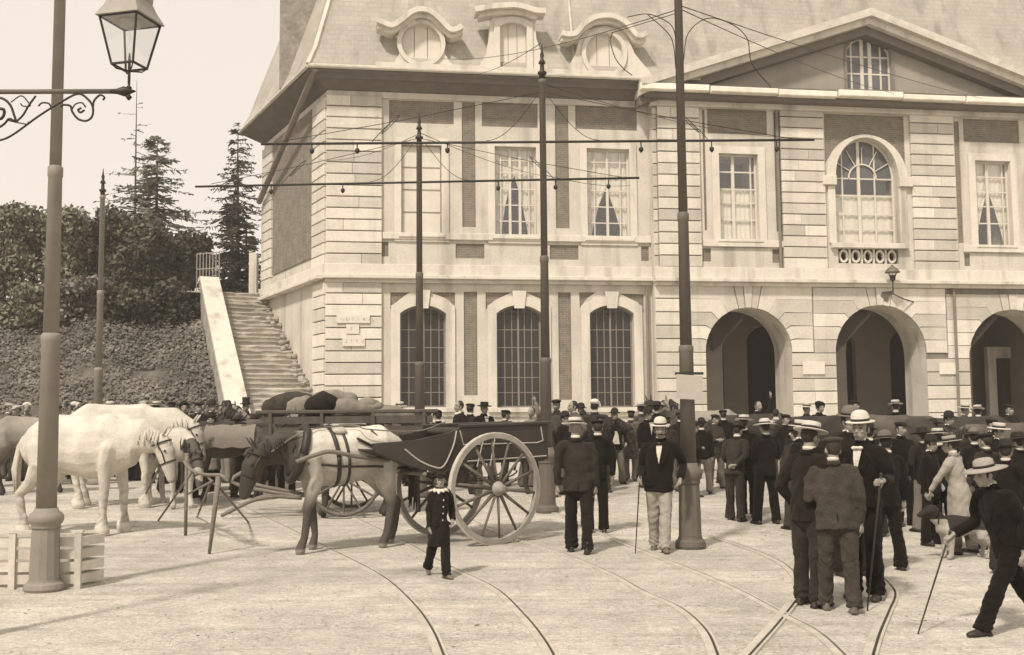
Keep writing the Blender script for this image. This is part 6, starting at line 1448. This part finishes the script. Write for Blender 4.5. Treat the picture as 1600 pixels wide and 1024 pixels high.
prof = [(-1.12, 1.17), (.35, 1.13), (.80, 1.03), (1.12, 1.10), (1.85, 1.36), (1.88, 1.47), (1.20, 1.50), (.62, 1.60), (.45, 1.665), (-1.14, 1.70)]
for s in (1, -1):
    q = MB().prism(prof, s * .46, s * .50).build('side_panel', PAINT, CART)
    MB().tube([(p[0], s * .505, p[1]) for p in ((-1.12, 1.215), (.33, 1.18))], .011, 5).build('coach_line', LINE, q)
    MB().tube(smooth_path([Vector((x, s * .505, z)) for x, z in ((.52, 1.62), (.58, 1.40), (.74, 1.13), (.9, 1.12), (1.15, 1.22), (1.38, 1.38))], 4), .012, 5).build('coach_line', LINE, q)
    MB().tube([(-1.02, s * .505, 1.66), (-1.06, s * .505, 1.45), (-.95, s * .505, 1.42), (.40, s * .505, 1.42), (.46, s * .505, 1.62)], .010, 5).build('coach_line', LINE, q)
    MB().tube([(-1.22, s * .50, 1.715), (.47, s * .50, 1.685)], .030, 6).build('top_rail', PAINT, CART)
    sp = [(.55 * math.cos(PI * i / 12), s * .52, 1.02 - .13 * math.sin(PI * i / 12)) for i in range(13)]
    for k in range(3): MB().tube([(x * (1 - .22 * k), y, z + .025 * k) for x, y, z in sp], (.012), 4).build('leaf_spring', IRONB, CART)
    MB().tube([(.50, s * .52, 1.02), (.55, s * .5, 1.14)], .018, 5).build('spring_hanger', IRONB, CART); MB().tube([(-.50, s * .52, 1.02), (-.55, s * .5, 1.16)], .018, 5).build('spring_hanger', IRONB, CART)
    MB().tube([(.18, s * .53, 1.10), (.10, s * .60, 1.55)], .012, 5).build('step_iron', LINE, CART); MB().tube([(-.05, s * .53, 1.10), (-.10, s * .60, 1.55)], .012, 5).build('step_iron', LINE, CART)
MB().box(-1.12, .7, -.46, .46, 1.14, 1.18).build('floor_board', PAINT, CART); MB().box(-1.16, -1.12, -.50, .50, 1.16, 1.69).build('tail_board', PAINT, CART)
MB().add([(1.0, -.46, 1.08), (1.0, .46, 1.08), (1.86, .46, 1.37), (1.86, -.46, 1.37), (1.0, -.46, 1.10), (1.0, .46, 1.10), (1.86, .46, 1.39), (1.86, -.46, 1.39)], [(0,1,2,3),(7,6,5,4),(0,4,5,1),(1,5,6,2),(2,6,7,3),(3,7,4,0)]).build('foot_board', PAINT, CART)
for k, x in enumerate((.25, -.55)):
    sp = MB(); sp.limb([(x, -.42, 1.60), (x, .42, 1.60)], [(.20, .07)] * 2, 12); link('seat', soft_mesh(sp, .03, 1), C['brown'], CART)
def tl(p): return tuple(CI @ Vector(p))
near_ = [Vector((1.05, .50, 1.02)), Vector(tl(AT(652, 727, 15.25))), Vector(tl(AT(560, 714, 14.72))), Vector(tl(AT(518, 706, 14.50))), Vector(tl(AT(490, 712, 14.38))), Vector(tl(AT(463, 722, 14.25)))]
MB().tube(smooth_path(near_, 6), .030, 8).build('shaft', WOODC, CART, True)
offv = CI.to_3x3() @ (Vector((-.454, .891, 0)) * .82)
MB().tube(smooth_path([Vector((1.05, -.50, 1.02))] + [p + offv for p in near_[1:]], 6), .030, 8).build('shaft', WOODC, CART, True)
MB().tube([Vector(tl(AT(652, 727, 15.25))), Vector(tl(AT(655, 800, 15.35)))], .022, 6).build('prop_iron', IRONB, CART)
MB().tube([(1.05, -.5, 1.03), (1.05, .5, 1.03)], .03, 6).build('cross_bar', WOODC, CART)
rein = smooth_path([CM_.inverted() @ (Matrix.Translation(hc.location) @ Matrix.Rotation(hc.rotation_euler.z, 4, 'Z') @ Matrix.Scale(1.06, 4) @ Vector(p)) for p in ((1.0, .12, 1.30), (.55, .14, 1.56), (-.1, .14, 1.63))] + [Vector((1.75, .1, 1.66)), Vector((1.0, .2, 1.62)), Vector((.5, .2, 1.75))], 5)
MB().tube(rein, .010, 5).build('rein', WOODC, CART)

# ------------------------------------------------------------- sack cart behind the horse
WOODK = pmat('dark old cart wood', .085, var=.35, sc=4, bump=.3, bsc=30)
SACK = pmat('coarse sacking', .20, rough=.95, var=.22, sc=5, bump=.5, bsc=50, rnd=.25, fine=.2)
q = G(560, 795); DR = empty('sack_cart', Vector((q.x - .1, 19.6, gz(19.6))), math.radians(184), 'long wooden farm cart standing behind the dun horse with its shafts on the ground', 'cart')
MB().box(-1.5, 1.4, -.7, .7, 1.12, 1.2).build('bed', WOODK, DR)
for s in (1, -1):
    for k in range(3): MB().box(-1.55, 1.45, s * .70 - .02, s * .70 + .02, 1.25 + .19 * k, 1.38 + .19 * k).build('side_plank', WOODK, DR)
    for x in (-1.4, -.5, .4, 1.3): MB().box(x - .03, x + .03, s * .74 - .025, s * .74 + .025, 1.1, 1.84).build('stake', WOODK, DR)
    MB().tube([(-1.65, s * .72, 1.84), (1.55, s * .72, 1.84)], .035, 6).build('top_rail', WOODK, DR)
    w_ = MB(); wo_ = []
    for i in range(29): a = 2 * PI * i / 28; wo_.append((.0 + .62 * math.cos(a), s * .85, .66 + .62 * math.sin(a)))
    wh = MB().tube(wo_, .042, 6).build('wheel', SPOKE, DR)
    for i in range(12): a = 2 * PI * i / 12; MB().tube([(.06 * math.cos(a), s * .85, .66 + .06 * math.sin(a)), (.6 * math.cos(a), s * .85, .66 + .6 * math.sin(a))], .020, 5).build('spoke', SPOKE, wh)
    MB(Matrix.Translation((0, s * .85, .66)) @ Matrix.Rotation(PI / 2, 4, 'X')).lathe([(.09, -.12), (.1, 0), (.09, .12)], 12).build('hub', SPOKE, wh)
    DI = (Matrix.Translation(DR.location) @ Matrix.Rotation(math.radians(184), 4, 'Z')).inverted()
    pts = [Vector((1.2, s * .45, 1.05)), Vector((2.0, s * .45, .62))] + [DI @ (AT(x, y, Y) + Vector((0, 0 if s > 0 else .0, 0))) + Vector((0, (s - 1) * .30, 0)) for x, y, Y in ((470, 777, 19.1), (430, 776, 19.0), (400, 781, 18.9), (375, 791, 18.9), (346, 806, 18.95))]
    MB().tube(smooth_path(pts, 5), .036, 6).build('shaft', WOODC, DR, True)
MB().tube([(0, -.85, .66), (0, .85, .66)], .04, 6).build('axle', WOODC, DR)
for x, z in ((-1.5, .0), (1.35, 0)):
    pass
def sack(px, py, Y, rx, rz, lab, yaw=0, m=None, tip=0):
    c = AT(px, py, Y); mb = MB(); mb.limb([(-rx * .6, 0, 0), (0, 0, .02), (rx * .6, 0, -.01)], [(rz * .95, rz * .85), (rz * 1.15, rz), (rz * .9, rz * .8)], 14)
    if tip: mb.limb([(rx * .9, 0, .0), (rx * 1.15, 0, .06)], [.05, .09], 8)
    o = link('sack', soft_mesh(mb, .028, 2, folds(int(px), .016, (7, 7, 7), 18)), m or SACK); o.location = c; o.rotation_euler = (0, 0, yaw); tag(o, lab, 'sack', 'filled sacks on the cart'); return o
sack(540, 640, 19.2, .52, .20, 'plump pale sack lying at the front of the cart load', .05, tip=1); sack(478, 638, 19.3, .36, .20, 'small sack at the left end of the cart load', -.2); sack(522, 624, 19.6, .50, .17, 'long sack lying across the top of the cart load', .1)
sack(505, 634, 19.1, .22, .24, 'dark bundle between two pale sacks', .4, C['char']); sack(442, 636, 19.5, .28, .24, 'dark rounded bundle at the left tail of the load', .2, C['brown']); sack(610, 650, 19.3, .55, .17, 'smooth rolled sack under the right rail of the cart', 0)
sack(465, 626, 19.7, .40, .16, 'brown sack at the back of the load, left side', .3, C['brown']); sack(575, 634, 19.6, .24, .15, 'tied neck of a small sack resting by the cart rail', .8)

# ------------------------------------------------------------- trestle of poles, slatted crate, dog
TA, TB_ = G(290, 837), G(327, 866); TR_ = empty('wooden_trestle', (TA + TB_) / 2, 0, 'tall rough trestle of thin wooden poles standing in front of the white horses', 'trestle')
def tw_(p): return Vector(p) - TR_.location
t1, t2 = AT(292, 708, TA.y + .05), AT(342, 745, TB_.y + .1)
MB().tube([tw_(TA), tw_(t1)], [.026, .030], 7).build('leg', WOODC, TR_, True); MB().tube([tw_(TB_), tw_(t2)], [.022, .044], 7).build('leg', WOODC, TR_, True)
MB().tube(smooth_path([tw_(AT(288, 722, TA.y)), tw_(AT(300, 735, TA.y - .3)), tw_(AT(322, 742, TA.y - 1.2)), tw_(AT(345, 743, TB_.y + .1)), tw_(AT(357, 753, TB_.y))], 4), .024, 7).build('top_bar', WOODC, TR_, True)
for a, b, Ya, Yb in (((300, 738), (247, 814), TA.y - .2, None), ((345, 765), (388, 816), TB_.y + .1, None), ((332, 752), (294, 772), TB_.y + .2, TA.y), ((322, 742), (335, 757), TA.y - 1.0, TB_.y + .2), ((330, 752), (308, 808), TB_.y + .3, None), ((252, 726), (228, 772), TA.y + .4, TA.y + .6)):
    p = AT(*a, Ya); q = G(*b) if Yb is None else AT(*b, Yb); MB().tube([tw_(p), tw_(q)], [.020, .015], 6).build('brace', WOODC, TR_, True)
YC = 11.85; cL, cR_ = AT(-40, 838, YC), AT(125, 841, YC); c2 = AT(160, 842, YC + .5); zc_ = cL.z
CRT = empty('slatted_crate', Vector((cL.x, YC, 0)), 0, 'low pale slatted wooden pen behind the foot of the nearest pole', 'crate'); Wc = cR_.x - cL.x
PALEW = pmat('pale bleached wood', .55, var=.25, sc=4, bump=.25, bsc=30, rnd=.15)
for k in range(5):
    z = zc_ - .02 - k * .135; MB().box(.02, Wc, -.018, .018, z - .10, z).build('slat', PALEW, CRT); MB().box(.02, Wc + .12, .36, .39, z - .10, z).build('slat', PALEW, CRT)
    o = MB().box(0, .36, -.015, .015, z - .10, z).build('slat', PALEW, CRT); o.location = (Wc, .02, 0); o.rotation_euler.z = math.radians(70)
for x in (.0, Wc * .38, Wc): MB().box(x - .035, x + .035, -.055, -.019, 0, zc_ + .03).build('post', PALEW, CRT)
MB().box(-.1, Wc + .05, -.06, .0, zc_ + .031, zc_ + .06).build('top_rail', PALEW, CRT)

dq = G(1506, 873); DG = empty('dog', dq, math.radians(186), 'dark backed dog with white chest and legs in front of the man in the smock', 'dog', None, 1.0)
m = MB(); m.limb([(-.26, 0, .40), (-.08, 0, .41), (.12, 0, .40), (.26, 0, .41)], [(.105, .11), (.105, .115), (.125, .145), (.10, .12)], 12); m.limb([(.26, 0, .44), (.36, 0, .54), (.40, 0, .60)], [.095, .08, .08], 10); m.limb([(.39, 0, .60), (.47, 0, .585), (.56, 0, .55)], [(.075, .08), (.06, .06), (.038, .035)], 10)
for s in (1, -1):
    m.limb([(.22, s * .075, .38), (.20, s * .08, .22), (.21, s * .08, .04), (.24, s * .08, .025)], [.06, .042, .032, .032], 8); m.limb([(-.24, s * .075, .38), (-.20, s * .09, .27), (-.32, s * .085, .16), (-.29, s * .085, .035), (-.26, s * .085, .025)], [.085, .065, .038, .030, .032], 8)
    m.limb([(.38, s * .06, .66), (.36, s * .09, .62), (.37, s * .095, .55)], [.022, .028, .014], 6)
m.limb([(-.34, 0, .44), (-.46, 0, .46), (-.56, 0, .54)], [.035, .028, .018], 8)
me = soft_mesh(m, .014, 2, folds(9, .006, (9, 9, 9), 30)); paint(me, lambda co: np.where(((co[:, 2] < .36) | ((co[:, 0] > .24) & (co[:, 2] < .50)))[:, None], np.array(tone(.36)), np.array(tone(.022)))); link('body', me, COAT, DG)
MB().tube([(.33 + .075 * math.cos(t) * .3, .075 * math.cos(t), .50 + .075 * math.sin(t)) for t in [2 * PI * i / 12 for i in range(13)]], .012, 5).build('dog_collar', LEATHER, DG)
# trodden straw, dung and pebbles on the ground
rr = random.Random(11); lt = MB()
for i in range(1800):
    x, y = rr.uniform(-9, 9), 7 + 20 * rr.random() ** 1.4
    if abs(x) > y * .52: continue
    s_ = rr.uniform(.005, .015); lt.ball((x, y, gz(y) + s_ * .3), (s_ * rr.uniform(.8, 1.6), s_, s_ * .6), 5, 3)
tag(lt.build('gravel', pmat('loose pebbles and dung', .40, var=.6, sc=.9, bump=.3)), 'scattered pebbles, straw and dung on the trodden ground', 'gravel', kind='stuff')
bpy.data.scenes.remove(TMP)
